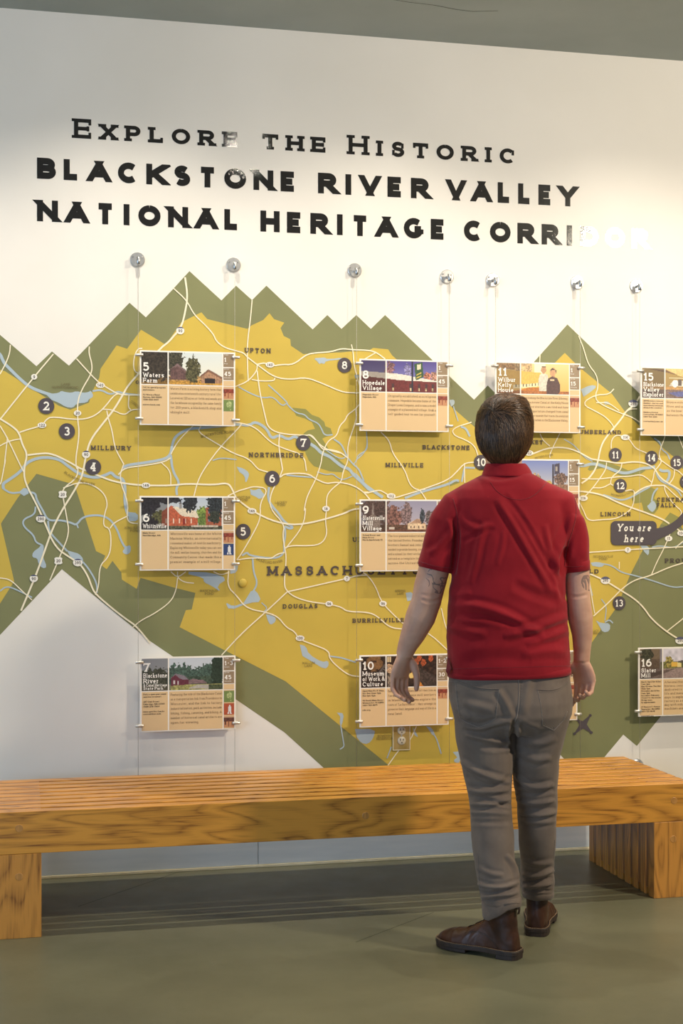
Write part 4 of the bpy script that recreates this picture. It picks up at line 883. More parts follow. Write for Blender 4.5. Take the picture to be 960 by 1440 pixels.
B9 = ['The first planned industrial mill village in', 'the United States. Founded in 1807 by', 'brothers Samuel and John Slater, who', 'needed to provide housing, stores, churches', 'and a school for their workers, the village', 'served as a template for mill villages', 'across the United States.']
B10 = ['See the French Canadians who left their lives as', 'farmers to become mill workers', 'in Woonsocket. Come explore the', 'roots of "La Survivance" - their attempt to', 'preserve their language and way of life in a', 'new land.']
B11 = ['Overlooking the Blackstone River Bikeway,', 'the Blackstone Canal at the Kelly House', 'is where visitors can find out how', 'the transportation changed from canal', 'to railway, a museum that traces the evolution', 'of transportation in the Blackstone Valley.']
B15 = ['Enjoy a cruise along the Blackstone', 'River and see the historic valley', 'as the boat goes up and down', 'between the old mill dams.']
B16 = ['A National Historic Landmark and the', 'historic center mill museum', 'dedicated to the American', 'life and manufacture. See how', 'days to explore the first', 'factory as a workshop', 'day with exhibits and', 'machines and wheel pit.']
LB = 'white-edged tan information panel '
build_panel(196.3, 492.3, LB+'numbered 5, Waters Farm, with a picture of a wooden barn', '5', ['Waters', 'Farm'], ['Call for special programs', 'and events.', '', '53 Waters Road', 'Sutton, MA 01590', '(508) 865-0101', '', 'watersfarm.com'], B5, pic_farm(), '1', '45', [icon_barn(), icon_leaf()])
build_panel(196.2, 697.4, LB+'numbered 6, Whitinsville, with a picture of a red brick mill', '6', ['Whitinsville'], ['Main Street', 'Northbridge, MA'], B6, pic_brickmill(), '1', '45', [icon_barn(), icon_person((52, 70, 112))])
build_panel(196.8, 924.6, LB+'numbered 7, hung low on the white wall over the bench', '7', ['Blackstone', 'River', '& Canal Heritage', 'State Park'], ['Park is open year round', 'sunrise to sunset.', '', '287 Oak Street', 'Uxbridge, MA 01569', '(508) 278-7604', '', 'mass.gov/dcr/parks', 'central/blst.htm'], B7, pic_redbarn(), '1-3', '45', [icon_leaf(), icon_person((176, 84, 54)), icon_barn((96, 60, 50))])
build_panel(505.3, 504.3, LB+'numbered 8, Hopedale Village, with a purple sky over a red mill', '8', ['Hopedale', 'Village'], ['Hopedale Street', 'Hopedale, MA'], B8, pic_mill(), '1', '45', [icon_barn()])
build_panel(505.3, 702.2, LB+'numbered 9, Slatersville Mill Village, partly behind the left sleeve', '9', ['Slatersville', 'Mill', 'Village'], ['School Street and', 'Main Street', 'North Smithfield, RI'], B9, pic_village(), '1', '30', [icon_barn()])
build_panel(505.2, 921.6, LB+'numbered 10, Museum of Work and Culture, behind the left hand', '10', ['Museum', 'of Work &', 'Culture'], ['Open Mon-Fri 9:30am', 'Sat-Sun 10am-5pm', 'Sun 1pm-4pm', '', '42 South Main Street', 'Woonsocket, RI 02895', '(401) 769-9675', '', 'rihs.org'], B10, pic_machines(), '1-2', '30', [icon_barn()])
build_panel(None, 511.2, LB+'numbered 11, Wilbur Kelly House, behind the head of the man', '11', ['Wilbur', 'Kelly', 'House'], ['Lower River Road', 'Lincoln, RI'], B11, pic_couple(), '1', '15', [icon_barn()], x_right=816)
build_panel(None, 646.3, LB+'with a blue sky street picture, mostly behind the right shoulder', '', [], [], [], pic_street(), '1', '15', [icon_barn()], x_right=814.6)
build_panel(None, 914.5, LB+'almost wholly hidden behind the man, below his right hand', '', [], [], [], pic_street()[:, ::-1].copy(), '1', '15', [icon_barn()], x_right=811.6)
build_panel(900.4, 515.4, LB+'numbered 15, Blackstone Valley Explorer, cut off by the right edge', '15', ['Blackstone', 'Valley', 'Explorer'], ['2009 Riverboat cruises on', 'Sundays; charters and', 'excursions by reservation', 'aboard the riverboat.', '', 'Madeira Avenue', 'Central Falls, RI 02863', '(401) 724-2200', '', 'rivertourblackstone.com'], B15, pic_boat(), '1', '15', [icon_barn()])
build_panel(897.2, 911.0, LB+'numbered 16, Slater Mill, low at the right over the bench end', '16', ['Slater', 'Mill'], ['March-April Sat & Sun', '11am-3pm', 'May-October Tue-Sun', '10am-4pm', 'November Sat & Sun', '11am-3pm', 'December-February', 'Closed for the season', 'Group tours', 'by appointment', '', '67 Roosevelt Avenue', 'Pawtucket, RI 02860', '(401) 725-8638', '', 'slatermill.org'], B16, pic_slatermill(), '1', '5', [icon_barn()])

# ------------------------------------------------------------------ socket outlet and painted plug
x0, z0 = W(552.5, 1051, 0); x1, z1 = W(575, 1017, 0)
ro = empty('wall_outlet', ((x0+x1)/2, 0, (z0+z1)/2)); tag(ro, 'double socket outlet in a metal plate on the yellow map, under panel 10', 'outlet')
hw, hh = (x1-x0)/2, .057
M_plate = mat('outlet_plate', rgb(186, 166, 104), .35, .4); add_noise(M_plate, rgb(170, 150, 84), rgb(196, 178, 120), ns=20)
M_recept = mat('outlet_face', rgb(214, 206, 180), .35); add_noise(M_recept, rgb(206, 198, 170), rgb(222, 214, 190), ns=30)
M_dark = mat('dark_slot', rgb(40, 36, 32), .6); add_noise(M_dark, rgb(36, 32, 28), rgb(46, 42, 38), ns=30)
MB().bbox(-hw, hw, -.008, -.004, -hh, hh, .0015).obj('cover_plate', M_plate, ro)
fr = MB(); fr.bbox(-hw-.003, -hw, -.0085, -.0005, -hh-.003, hh+.003, .001); fr.bbox(hw, hw+.003, -.0085, -.0005, -hh-.003, hh+.003, .001); fr.bbox(-hw, hw, -.0085, -.0005, -hh-.003, -hh, .001); fr.obj('plate_rim', M_strip, ro)
for q in (.0205, -.0205):
    f_ = MB().lathe([(.0001, -.008), (.0172, -.008), (.0172, -.0105), (.0155, -.012), (.0001, -.012)], (0, 0, q), 'y', 28).obj('socket_face', M_recept, ro, True)
    s_ = MB(); s_.box(-.0072, -.0052, -.0135, -.0115, q+.000, q+.009); s_.box(.0052, .0072, -.0135, -.0115, q+.001, q+.008); s_.lathe([(.0001, -.0115), (.0024, -.0115), (.0024, -.0132), (.0001, -.0132)], (0, 0, q-.007), 'y', 12); s_.obj('slot', M_dark, f_)
MB().lathe([(.0001, -.008), (.003, -.008), (.0025, -.0095), (.0001, -.01)], (0, 0, 0), 'y', 12).obj('screw', M_chrome, ro, True)
x, z = W(341, 819.5); pl = MB().lathe([(.0001, 0), (.0165, 0), (.0165, -.006), (.0145, -.0078), (.0001, -.008)], (0, 0, 0), 'y', 28).obj('wall_plug', M_yel, None, True, (x, -.0008, z))
tag(pl, 'small round yellow-painted plug on the map below marker 5', 'plug')

# ------------------------------------------------------------------ slatted oak bench
BY0, BY1 = -.795, -.189; BH, BB = .415, .277
def bx(px, y): return W(px, 1100, y)[0]
leftgap = floor_x = None
u = (58.3-480)/F; t = (BY0+DW)/(cos(TH)-u*sin(TH)); BXL = t*(sin(TH)+u*cos(TH))       # inner face of the left leg
u = (919.5-480)/F; t = (BY0+DW)/(cos(TH)-u*sin(TH)); BXR = t*(sin(TH)+u*cos(TH))
LEGW = .152; X0, X1 = BXL-LEGW, BXR+LEGW
NS = 9; GAP = .0205; SW = ((BY1-BY0)-(NS-1)*GAP)/NS
bn = empty('slatted_bench', ((X0+X1)/2, (BY0+BY1)/2, 0)); tag(bn, 'long slatted oak bench with block legs in front of the map wall', 'bench')
BO = Vector(bn.location)
def bpart(name, x0, x1, y0, y1, z0, z1, m, c=.0018):
    cx, cy, cz = (x0+x1)/2, (y0+y1)/2, (z0+z1)/2
    me = MB().bbox(x0-cx, x1-cx, y0-cy, y1-cy, z0-cz, z1-cz, c).mesh(name)
    o = link(name, me, m, bn); o.location = Vector((cx, cy, cz))-BO; return o
slat0 = None
for i in range(NS):
    y0 = BY0+i*(SW+GAP)
    if slat0 is None: slat0 = bpart('slat', X0, X1, y0, y0+SW, BB, BH, M_oakx)
    else:
        s_ = slat0.copy(); C.objects.link(s_); s_.location = Vector(((X0+X1)/2, y0+SW/2, (BB+BH)/2))-BO
    for (a, b_) in ((X0, BXL), (BXR, X1)):
        bpart('leg_board', a, b_, y0, y0+SW, 0, BB-.0006, M_oakz)
    if i < NS-1:
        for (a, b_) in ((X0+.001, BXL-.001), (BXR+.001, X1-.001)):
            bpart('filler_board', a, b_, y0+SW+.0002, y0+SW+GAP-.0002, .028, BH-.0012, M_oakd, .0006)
def peg(px, py):
    u = (px-480)/F; v = (HZ-py)/F; t = (BY0+DW)/(cos(TH)-u*sin(TH)); x = t*(sin(TH)+u*cos(TH)); z = CAMH+t*v
    o = MB().lathe([(.0001, .002), (.0125, .002), (.0125, -.0008), (.0115, -.0014), (.0001, -.0014)], (0, 0, 0), 'y', 24).obj('peg', M_peg, bn, False)
    o.location = Vector((x, BY0, z))-BO
for p_ in [(947.5, 1126), (946.5, 1180), (514, 1147), (27, 1233), (27, 1165)]: peg(*p_)

# ------------------------------------------------------------------ the man
D0 = 4.58; LX0 = (711-480)/2000*D0
fw = Vector((sin(TH), cos(TH), 0)); rt = Vector((cos(TH), -sin(TH), 0))
man = empty('person', Vector((0, -DW, 0))+rt*LX0+fw*D0, -TH)
tag(man, 'man seen from behind in red polo shirt, grey trousers and brown boots', 'person')
def Q(px, py, dy=0.0):       # a place in the man's own frame: x right, y away from the lens, z up
    D = D0+dy; return Vector(((px-480)/2000*D-LX0, dy, CAMH+(HZ-py)/2000*D))
def ring(c, rx, ry, n=40, e=2.3, tilt=0.0):
    out = []
    for k in range(n):
        a = 2*pi*k/n; ca, sa = cos(a), sin(a)
        x = rx*abs(ca)**(2/e)*(1 if ca >= 0 else -1); y = ry*abs(sa)**(2/e)*(1 if sa >= 0 else -1)
        out.append(Vector((c[0]+x, c[1]+y, c[2]+tilt*y)))
    return out
def lr(xl, xr, py, dy, ry, e=2.3, n=40, tilt=0.0, k=1.0):
    a, b_ = Q(xl, py, dy), Q(xr, py, dy); return ring((a+b_)/2, (b_.x-a.x)/2*k, ry*k, n, e, tilt)
def remesh(mb, voxel, smooth=3, fac=.5):
    me = mb.mesh('tmp'); o = bpy.data.objects.new('tmp', me); C.objects.link(o)
    bm = bmesh.new(); bm.from_mesh(me); bmesh.ops.recalc_face_normals(bm, faces=bm.faces); bm.to_mesh(me); bm.free()
    r = o.modifiers.new('r', 'REMESH'); r.mode = 'VOXEL'; r.voxel_size = voxel; r.use_smooth_shade = True
    if smooth: s_ = o.modifiers.new('s', 'SMOOTH'); s_.factor = fac; s_.iterations = smooth
    bpy.context.view_layer.update()
    dg = bpy.context.evaluated_depsgraph_get(); out = bpy.data.meshes.new_from_object(o.evaluated_get(dg))
    bpy.data.objects.remove(o); bpy.data.meshes.remove(me); out.materials.clear(); return out
def mverts(me):
    v = np.empty(len(me.vertices)*3); me.vertices.foreach_get('co', v); n = np.empty(len(v)); me.vertices.foreach_get('normal', n)
    return v.reshape(-1, 3), n.reshape(-1, 3)
def setv(me, v): me.vertices.foreach_set('co', v.ravel()); me.update()
def topx(v):
    D = D0+v[:, 1]; return 480+2000*(v[:, 0]+LX0)/D, HZ-2000*(v[:, 2]-CAMH)/D
GAIN = 1.0
def folds(me, lst, backonly=True, front_noise=0.0, seed=0):
    v, n = mverts(me); X, Y = topx(v); disp = np.zeros(len(v))
    wt = np.clip((-n[:, 1]+.25)/.5, 0, 1) if backonly else np.ones(len(v))
    for (pts, wd, amp) in lst:
        P = np.array(chaikin(pts, 2)); best = np.full(len(v), 1e9); tt = np.zeros(len(v)); m = len(P)-1
        side = np.zeros(len(v))
        for i in range(m):
            a = P[i]; d = P[i+1]-a; L2 = (d*d).sum()+1e-9; t = np.clip(((X-a[0])*d[0]+(Y-a[1])*d[1])/L2, 0, 1)
            qx = X-(a[0]+t*d[0]); qy = Y-(a[1]+t*d[1]); dist = np.hypot(qx, qy); u_ = dist < best
            best = np.where(u_, dist, best); tt = np.where(u_, (i+t)/m, tt)
            side = np.where(u_, np.sign(d[0]*qy-d[1]*qx), side)
        taper = np.clip(np.minimum(tt, 1-tt)*4, 0, 1)**.7
        sd = best*side/wd
        disp += GAIN*amp*taper*(np.exp(-sd**2)-.45*np.exp(-((np.abs(sd)-1.9)/.8)**2))
    v2 = v+n*(disp*wt)[:, None]
    if front_noise:
        for i in range(len(v2)):
            p = v[i]; v2[i] += n[i]*front_noise*mnoise.noise(Vector((p[0]*9+seed, p[1]*9, p[2]*14)))
    setv(me, v2)

M_skin = mat('skin', rgb(196, 148, 122), .52, 0, .4); bsk = M_skin.node_tree.nodes['Principled BSDF']
bsk.inputs['Subsurface Weight'].default_value = .12; bsk.inputs['Subsurface Radius'].default_value = (.9, .35, .2); bsk.inputs['Subsurface Scale'].default_value = .008
def skin_nodes():
    m = M_skin; tc = nn(m, 'ShaderNodeTexCoord'); n = nn(m, 'ShaderNodeTexNoise'); n.inputs['Scale'].default_value = 14; n.inputs['Detail'].default_value = 6; lk(m, tc.outputs['Object'], n.inputs['Vector'])
    r = nn(m, 'ShaderNodeValToRGB'); r.color_ramp.elements[0].position = .3; r.color_ramp.elements[1].position = .7
    r.color_ramp.elements[0].color = (*rgb(198, 148, 124), 1); r.color_ramp.elements[1].color = (*rgb(220, 176, 150), 1); lk(m, n.outputs[0], r.inputs[0])
    # tattoo ink: curled lines inside two patches of the upper arms
    last = r.outputs[0]
    for (c, rad, sc) in ((Q(621, 814, -.045), .050, 26), (Q(826, 818, -.02), .030, 18)):
        d = nn(m, 'ShaderNodeVectorMath'); d.operation = 'DISTANCE'; lk(m, tc.outputs['Object'], d.inputs[0]); d.inputs[1].default_value = c
        lt = nn(m, 'ShaderNodeMath'); lt.operation = 'LESS_THAN'; lt.inputs[1].default_value = rad; lk(m, d.outputs['Value'], lt.inputs[0])
        w_ = nn(m, 'ShaderNodeTexNoise'); w_.inputs['Scale'].default_value = sc; w_.inputs['Detail'].default_value = 1.5; w_.inputs['Distortion'].default_value = 1.2; lk(m, tc.outputs['Object'], w_.inputs['Vector'])
        a = nn(m, 'ShaderNodeMath'); a.operation = 'SUBTRACT'; a.inputs[1].default_value = .5; lk(m, w_.outputs[0], a.inputs[0])
        b_ = nn(m, 'ShaderNodeMath'); b_.operation = 'ABSOLUTE'; lk(m, a.outputs[0], b_.inputs[0])
        l2 = nn(m, 'ShaderNodeMath'); l2.operation = 'LESS_THAN'; l2.inputs[1].default_value = .035; lk(m, b_.outputs[0], l2.inputs[0])
        mu = nn(m, 'ShaderNodeMath'); mu.operation = 'MULTIPLY'; lk(m, lt.outputs[0], mu.inputs[0]); lk(m, l2.outputs[0], mu.inputs[1])
        m2 = nn(m, 'ShaderNodeMath'); m2.operation = 'MULTIPLY'; m2.inputs[1].default_value = .62; lk(m, mu.outputs[0], m2.inputs[0])
        mx = nn(m, 'ShaderNodeMix'); mx.data_type = 'RGBA'; lk(m, m2.outputs[0], mx.inputs[0]); lk(m, last, mx.inputs[6]); mx.inputs[7].default_value = (*rgb(66, 70, 78), 1); last = mx.outputs[2]
    lk(m, last, bsk.inputs['Base Color'])
    n2 = nn(m, 'ShaderNodeTexNoise'); n2.inputs['Scale'].default_value = 320; lk(m, tc.outputs['Object'], n2.inputs['Vector'])
    bp = nn(m, 'ShaderNodeBump'); bp.inputs['Strength'].default_value = .12; bp.inputs['Distance'].default_value = .0006; lk(m, n2.outputs[0], bp.inputs['Height']); lk(m, bp.outputs[0], bsk.inputs['Normal'])
skin_nodes()
def cloth(name, c1, c2, sc, rough=.85, sheen=.3):
    m = mat(name, c1, rough, 0, .25); b = m.node_tree.nodes['Principled BSDF']; b.inputs['Sheen Weight'].default_value = sheen; b.inputs['Sheen Roughness'].default_value = .5
    add_noise(m, c1, c2, ns=sc, lo=.3, hi=.7, bump=.35, bscale=620, bdist=.0005); return m
M_red = cloth('red_pique', rgb(138, 12, 26), rgb(154, 20, 33), 12, .85, .12); M_redd = cloth('red_stitch', rgb(112, 12, 24), rgb(126, 18, 30), 30)
M_grey = cloth('grey_twill', rgb(106, 93, 83), rgb(121, 107, 95), 16, .8, .15); M_greyd = cloth('grey_stitch', rgb(98, 92, 84), rgb(112, 105, 96), 30); M_greyl = cloth('grey_stitch_light', rgb(126, 115, 106), rgb(136, 124, 114), 30)

# --- body: one continuous surface (neck, head, trunk, arms, hands, legs)
b = MB()
NE = 32
head = []   # rings from the neck base up, tilted back a little as he looks up
HC = Q(709, 612, 0.035)
for (zz, rx, ry, cy) in [(-.165, .066, .064, -.012), (-.13, .060, .060, -.008), (-.10, .058, .066, .008), (-.082, .058, .080, .022), (-.045, .066, .090, .022), (-.01, .0745, .094, .018), (.03, .077, .096, .010), (.065, .0745, .092, .0), (.09, .064, .078, -.004), (.107, .045, .054, -.006), (.116, .02, .024, -.006)]:
    head.append(ring(HC+Vector((0, cy, zz)), rx, ry, NE, 2.15, 0.12))
b.loft(head)
fy = HC.y+.108
b.tube([HC+Vector((0, .100, .022)), HC+Vector((0, .118, -.004)), HC+Vector((0, .130, -.020)), HC+Vector((0, .112, -.028))], [.008, .011, .014, .010], 10)      # nose
b.tube([HC+Vector((-.045, .088, .032)), HC+Vector((-.018, .103, .034)), HC+Vector((0, .104, .030)), HC+Vector((.018, .103, .034)), HC+Vector((.045, .088, .032))], [.007, .010, .009, .010, .007], 10)  # brow
b.tube([HC+Vector((-.022, .100, -.048)), HC+Vector((0, .109, -.045)), HC+Vector((.022, .100, -.048))], [.003, .006, .003], 10)
b.tube([HC+Vector((-.020, .100, -.056)), HC+Vector((0, .108, -.057)), HC+Vector((.020, .100, -.056))], [.003, .006, .003], 10)
b.tube([HC+Vector((-.02, .080, -.088)), HC+Vector((0, .092, -.088)), HC+Vector((.02, .080, -.088))], [.010, .013, .010], 12)     # chin
for s_ in (-1, 1):
    b.tube([HC+Vector((s_*.076, .010, .020)), HC+Vector((s_*.083, -.004, .026)), HC+Vector((s_*.086, -.012, .008)), HC+Vector((s_*.083, -.006, -.014)), HC+Vector((s_*.077, .006, -.028))], [.006, .0075, .0075, .007, .006], 10)
    b.tube([HC+Vector((s_*.072, .012, .016)), HC+Vector((s_*.080, -.002, .004)), HC+Vector((s_*.074, .008, -.02))], [.006, .006, .006], 8)
# trunk under the clothes
T = [(676, 744, 668, .052), (655, 772, 690, .075), (645, 790, 712, .09), (650, 786, 760, .10), (652, 780, 820, .105), (648, 782, 880, .11), (646, 785, 940, .112), (648, 785, 985, .105), (655, 775, 1015, .09)]
b.loft([lr(xl, xr, py, 0, ry, 2.2, NE) for xl, xr, py, ry in T])
for pts in ([(672, 985, 0, 30), (680, 1040, -.01, 28), (684, 1100, -.03, 22), (690, 1160, -.06, 20), (700, 1225, -.09, 15), (704, 1258, -.100, 13), (703, 1290, -.10, 12), (702, 1316, -.09, 11), (668, 1322, -.03, 10)], [(760, 985, 0, 30), (757, 1040, .01, 26), (753, 1100, .04, 22), (754, 1160, .07, 18), (755, 1215, .12, 14), (756, 1240, .155, 12), (757, 1262, .168, 11), (758, 1285, .175, 10), (763, 1286, .24, 9)]):
    b.tube([Q(p[0], p[1], p[2]) for p in pts], [p[3]*.00229 for p in pts], 18)
# arms
LA = [(650, 706, 0, .048), (632, 745, .0, .052), (613, 790, .0, .0505), (603.5, 825, .0, .0500), (599, 846, .0, .0480), (591, 868, .01, .0490), (580, 893, .02, .0400), (572, 910, .028, .0315), (568, 922, .03, .0270)]
b.tube([Q(a, b_, c) for a, b_, c, d in LA], [(d, d*.94) for *_, d in LA], 22)
RA = [(775, 706, 0, .046), (797, 745, .0, .046), (810, 790, -.0, .0415), (812, 825, .0, .0400), (813, 843, .0, .0385), (815.5, 868, .01, .0405), (818.5, 893, .02, .0335), (818, 915, .028, .0280), (817.5, 929, .03, .0265)]
b.tube([Q(a, b_, c) for a, b_, c, d in RA], [(d, d*.96) for *_, d in RA], 22)
def hand(side, wrist, palm_end, bax, nrm, rootw, fingers, thumb):
    wr, pe = Vector(wrist), Vector(palm_end); d = (pe-wr); bax = Vector(bax).normalized(); n_ = Vector(nrm).normalized()
    pts = [wr-d*.12, wr+d*.12, wr+d*.4, wr+d*.75, wr+d*1.0, wr+d*1.10]; rad = [(.026, .021), (.0275, .0195), (.036, .0175), (.041, .016), (.0405, .0145), (.034, .010)]
    # tube frames use ref axis = bax
    b.tube(pts, rad, 20, True, ref=bax)
    for (off, segs, r0) in fingers:
        p = pe+bax*off; P = [p-d.normalized()*.012, p]; 
        for (dr, L_) in segs: P.append(P[-1]+Vector(dr).normalized()*L_)
        # add mid points so joints are rounded
        PP = [P[0]]; RR = [r0*1.02]
        for i in range(1, len(P)):
            PP.append(P[i-1].lerp(P[i], .5)); RR.append(r0*(1-.055*i)*.97); PP.append(P[i]); RR.append(r0*(1-.06*i)*1.04)
        tip = (P[-1]-P[-2]).normalized(); PP.append(P[-1]+tip*.005); RR.append(r0*.60)
        RR[-2] = r0*.84
        b.tube(PP, RR, 12)
    P = [Vector(q) for q, r in thumb]; b.tube(P, [r for q, r in thumb], 12)
# left hand: relaxed, palm turned back, fingers curling towards the trouser leg
wl = Q(568, 922, .03); pl_ = Q(561.5, 951, .035)
bl = Vector((.74, .67, 0)); nl = Vector((.67, -.74, 0)); dn = Vector((-.12, 0, -1))
FL = []
for off, L_, cu, r0 in ((-.031, .86, 1.2, .0088), (-.0105, .98, 1.05, .0096), (.0105, 1.05, .92, .0098), (.031, .97, .78, .0095)):
    FL.append((off, [(dn+nl*.12*cu, .044*L_), (dn*.8+nl*.75*cu, .030*L_), (dn*.42+nl*1.15*cu, .022*L_)], r0))
hand(-1, wl, pl_, bl, nl, .03, FL, [(wl+bl*.020+Vector((0, 0, -.010)), .0135), (wl+bl*.034+nl*.012+Vector((.000, 0, -.034)), .0135), (wl+bl*.038+nl*.020+Vector((0, 0, -.066)), .0112), (wl+bl*.036+nl*.022+Vector((0, 0, -.094)), .0098), (wl+bl*.032+nl*.024+Vector((0, 0, -.110)), .0082), (wl+bl*.030+nl*.024+Vector((0, 0, -.116)), .0045)])
# right hand: loosely closed, curled fingertips showing from the palm side
wr_ = Q(817.5, 929, .03); pr_ = Q(822, 958, .035)
br = Vector((-.80, .60, 0)); nr = Vector((-.60, -.80, 0)); dn2 = Vector((.06, 0, -1))
FR = [(-.030, [(dn2+nr*.55, .036), (dn2*.25+nr*1.0, .024), (-dn2*.55+nr*.75, .018)], .0088), (-.010, [(dn2+nr*.42, .042), (dn2*.4+nr*1.0, .027), (-dn2*.45+nr*.8, .020)], .0096),
      (.010, [(dn2+nr*.32, .045), (dn2*.6+nr*.95, .029), (-dn2*.2+nr*.9, .021)], .0098), (.030, [(dn2+nr*.2, .044), (dn2*.85+nr*.65, .028), (dn2*.45+nr*.85, .021)], .0094)]
hand(1, wr_, pr_, br, nr, .03, FR, [(wr_+br*.020+Vector((0, 0, -.012)), .0135), (wr_+br*.040+nr*.014+Vector((0, 0, -.038)), .0135), (wr_+br*.044+nr*.024+Vector((0, 0, -.068)), .0112), (wr_+br*.036+nr*.036+Vector((0, 0, -.092)), .0098), (wr_+br*.030+nr*.040+Vector((0, 0, -.104)), .0070)])
body = remesh(b, .0034, 2, .5)
folds(body, [([(592, 843), (604, 847), (620, 843)], 2.0, -.0022), ([(800, 838), (812, 840), (826, 836)], 2.0, -.002), ([(590, 836), (606, 838), (618, 834)], 2, -.001), ([(803, 930), (818, 933), (830, 930)], 1.6, -.0012)])
body_o = link('body', body, M_skin, man, True)
# eyes and brows on the face
M_eye = mat('eye_white', rgb(232, 228, 220), .2); add_noise(M_eye, rgb(228, 222, 214), rgb(236, 232, 226), ns=60); M_iris = mat('iris', rgb(70, 52, 38), .2); add_noise(M_iris, rgb(60, 44, 32), rgb(84, 62, 44), ns=300)
for s_ in (-1, 1):
    e = MB(); c = HC+Vector((s_*.031, .092, .010)); e.lathe([(.011*sin(pi*k/8)+.0001, -.011*cos(pi*k/8)) for k in range(9)], c, 'y', 16); e.obj('eye', M_eye, man, True)
    e = MB(); e.lathe([(.0001, .0085), (.005, .0100), (.0048, .0112), (.0001, .0118)], c, 'y', 14); e.obj('iris', M_iris, man, True)

# --- hair
M_hair = mat('brown_hair', rgb(74, 52, 34), .42, 0, .5); add_noise(M_hair, rgb(40, 28, 19), rgb(78, 56, 36), ns=7, lo=.35, hi=.72)
M_strand = mat('hair_strands', rgb(82, 58, 38), .38, 0, .55)
def strand_nodes():
    a = nn(M_strand, 'ShaderNodeVertexColor'); a.layer_name = 'Col'; lk(M_strand, a.outputs[0], M_strand.node_tree.nodes['Principled BSDF'].inputs['Base Color'])
strand_nodes()
hb = MB()
HR = [(553, 704, 716, .03, -.005), (555.5, 694, 729, .058, -.008), (560, 686, 738, .078, -.006), (568, 678, 744, .094, -.004), (580, 671, 748, .103, -.004), (595, 668.5, 750, .107, -.006), (610, 668, 749.5, .104, -.014), (622, 669.5, 747.5, .094, -.022),
      (633, 673.5, 743.5, .082, -.030), (642, 680.5, 737, .072, -.034), (649, 687, 731, .060, -.034), (654, 693, 725, .046, -.034)]
cyo = HC.y-.012
hb.loft([lr(xl, xr, py, cyo+oy, ry, 2.2, 36, .08) for py, xl, xr, ry, oy in HR])
hair = remesh(hb, .006, 6)
# carve the face side away below the hairline
bm = bmesh.new(); bm.from_mesh(hair)
dele = [f for f in bm.faces if (lambda c: c.y > HC.y+.035 and c.z < HC.z+.052 + (c.y-HC.y-.035)*.25)(f.calc_center_median())]
bmesh.ops.delete(bm, geom=dele, context='FACES'); bm.to_mesh(hair); bm.free()
whorl = Q(693, 578, cyo-.085)
v, n = mverts(hair)
for i in range(len(v)):
    p = v[i]; v[i] = p - n[i]*.0045 + n[i]*.0022*mnoise.noise(Vector((p[0]*55, p[1]*55, p[2]*16)))
setv(hair, v)
hair_o = link('hair', hair, M_hair, man, True)
bvh_h = BVHTree.FromPolygons([tuple(x.co) for x in hair.vertices], [tuple(p.vertices) for p in hair.polygons])
def strands():
    V = []; Fc = []; cols = []; rs = random.Random(3)
    polys = hair.polygons; areas = np.array([p.area for p in polys]); cum = np.cumsum(areas)/areas.sum()
    for s_ in range(9000):
        f = polys[int(np.searchsorted(cum, rs.random()))]; p = Vector(f.center); nrm = Vector(f.normal)
        if p.z < HC.z-.088: continue
        L_ = rs.uniform(.022, .050); steps = 5; w0 = rs.uniform(.0006, .0011)
        pts = []; lift = .0008+rs.random()*.0035
        if p.z > HC.z+.05: lift += .002*rs.random()
        jit = Vector((rs.gauss(0, .16), rs.gauss(0, .16), rs.gauss(0, .16)))
        g = rs.random()
        for k in range(steps+1):
            dv = p-whorl; tang = nrm.cross(dv); rr = dv.length
            flow = dv.normalized()*1.0 + tang.normalized()*(.9*math.exp(-rr/.03)) if rr > 1e-5 else Vector((0, 0, -1))
            top = max(0, min(1, (p.z-HC.z-.03)/.05))
            flow = flow*(.5+.5*top) + Vector((.35*top, .5*top, -1.0*(1-top)))
            flow += jit; flow = flow-nrm*flow.dot(nrm); flow.normalize()
            pts.append((p+nrm*(lift*(1-.35*k/steps)), nrm, flow))
            p = p+flow*(L_/steps); hit = bvh_h.find_nearest(p)
            if hit[0] is None: break
            if (hit[0]-p).length > .004 and k > 1:
                break
            p, nrm = Vector(hit[0]), Vector(hit[1])
        if len(pts) < 3: continue
        b0 = len(V)
        for k, (q, nr_, fl) in enumerate(pts):
            sd = nr_.cross(fl).normalized(); ww = w0*(1-.8*k/(len(pts)-1)); V += [q+sd*ww, q-sd*ww, q+nr_*ww*1.3]
            if k:
                c = b0+3*k; d = c-3
                Fc += [(d, c, c+2, d+2), (d+2, c+2, c+1, d+1)]
                t = .25+.75*g; base = np.array(rgb(42, 29, 19))*(1-t)+np.array(rgb(126, 90, 56))*t*t+np.array(rgb(70, 50, 32))*t*(1-t)
                cols += [base]*8
    me = bpy.data.meshes.new('hair_strands'); me.from_pydata([tuple(x) for x in V], [], Fc); me.update()
    ca = me.color_attributes.new('Col', 'FLOAT_COLOR', 'CORNER'); c4 = np.concatenate([np.array(cols), np.ones((len(cols), 1))], 1); ca.data.foreach_set('color', c4.ravel().astype(np.float32))
    o = link('hair_strands', me, M_strand, hair_o, True); o['kind'] = 'stuff'
strands()

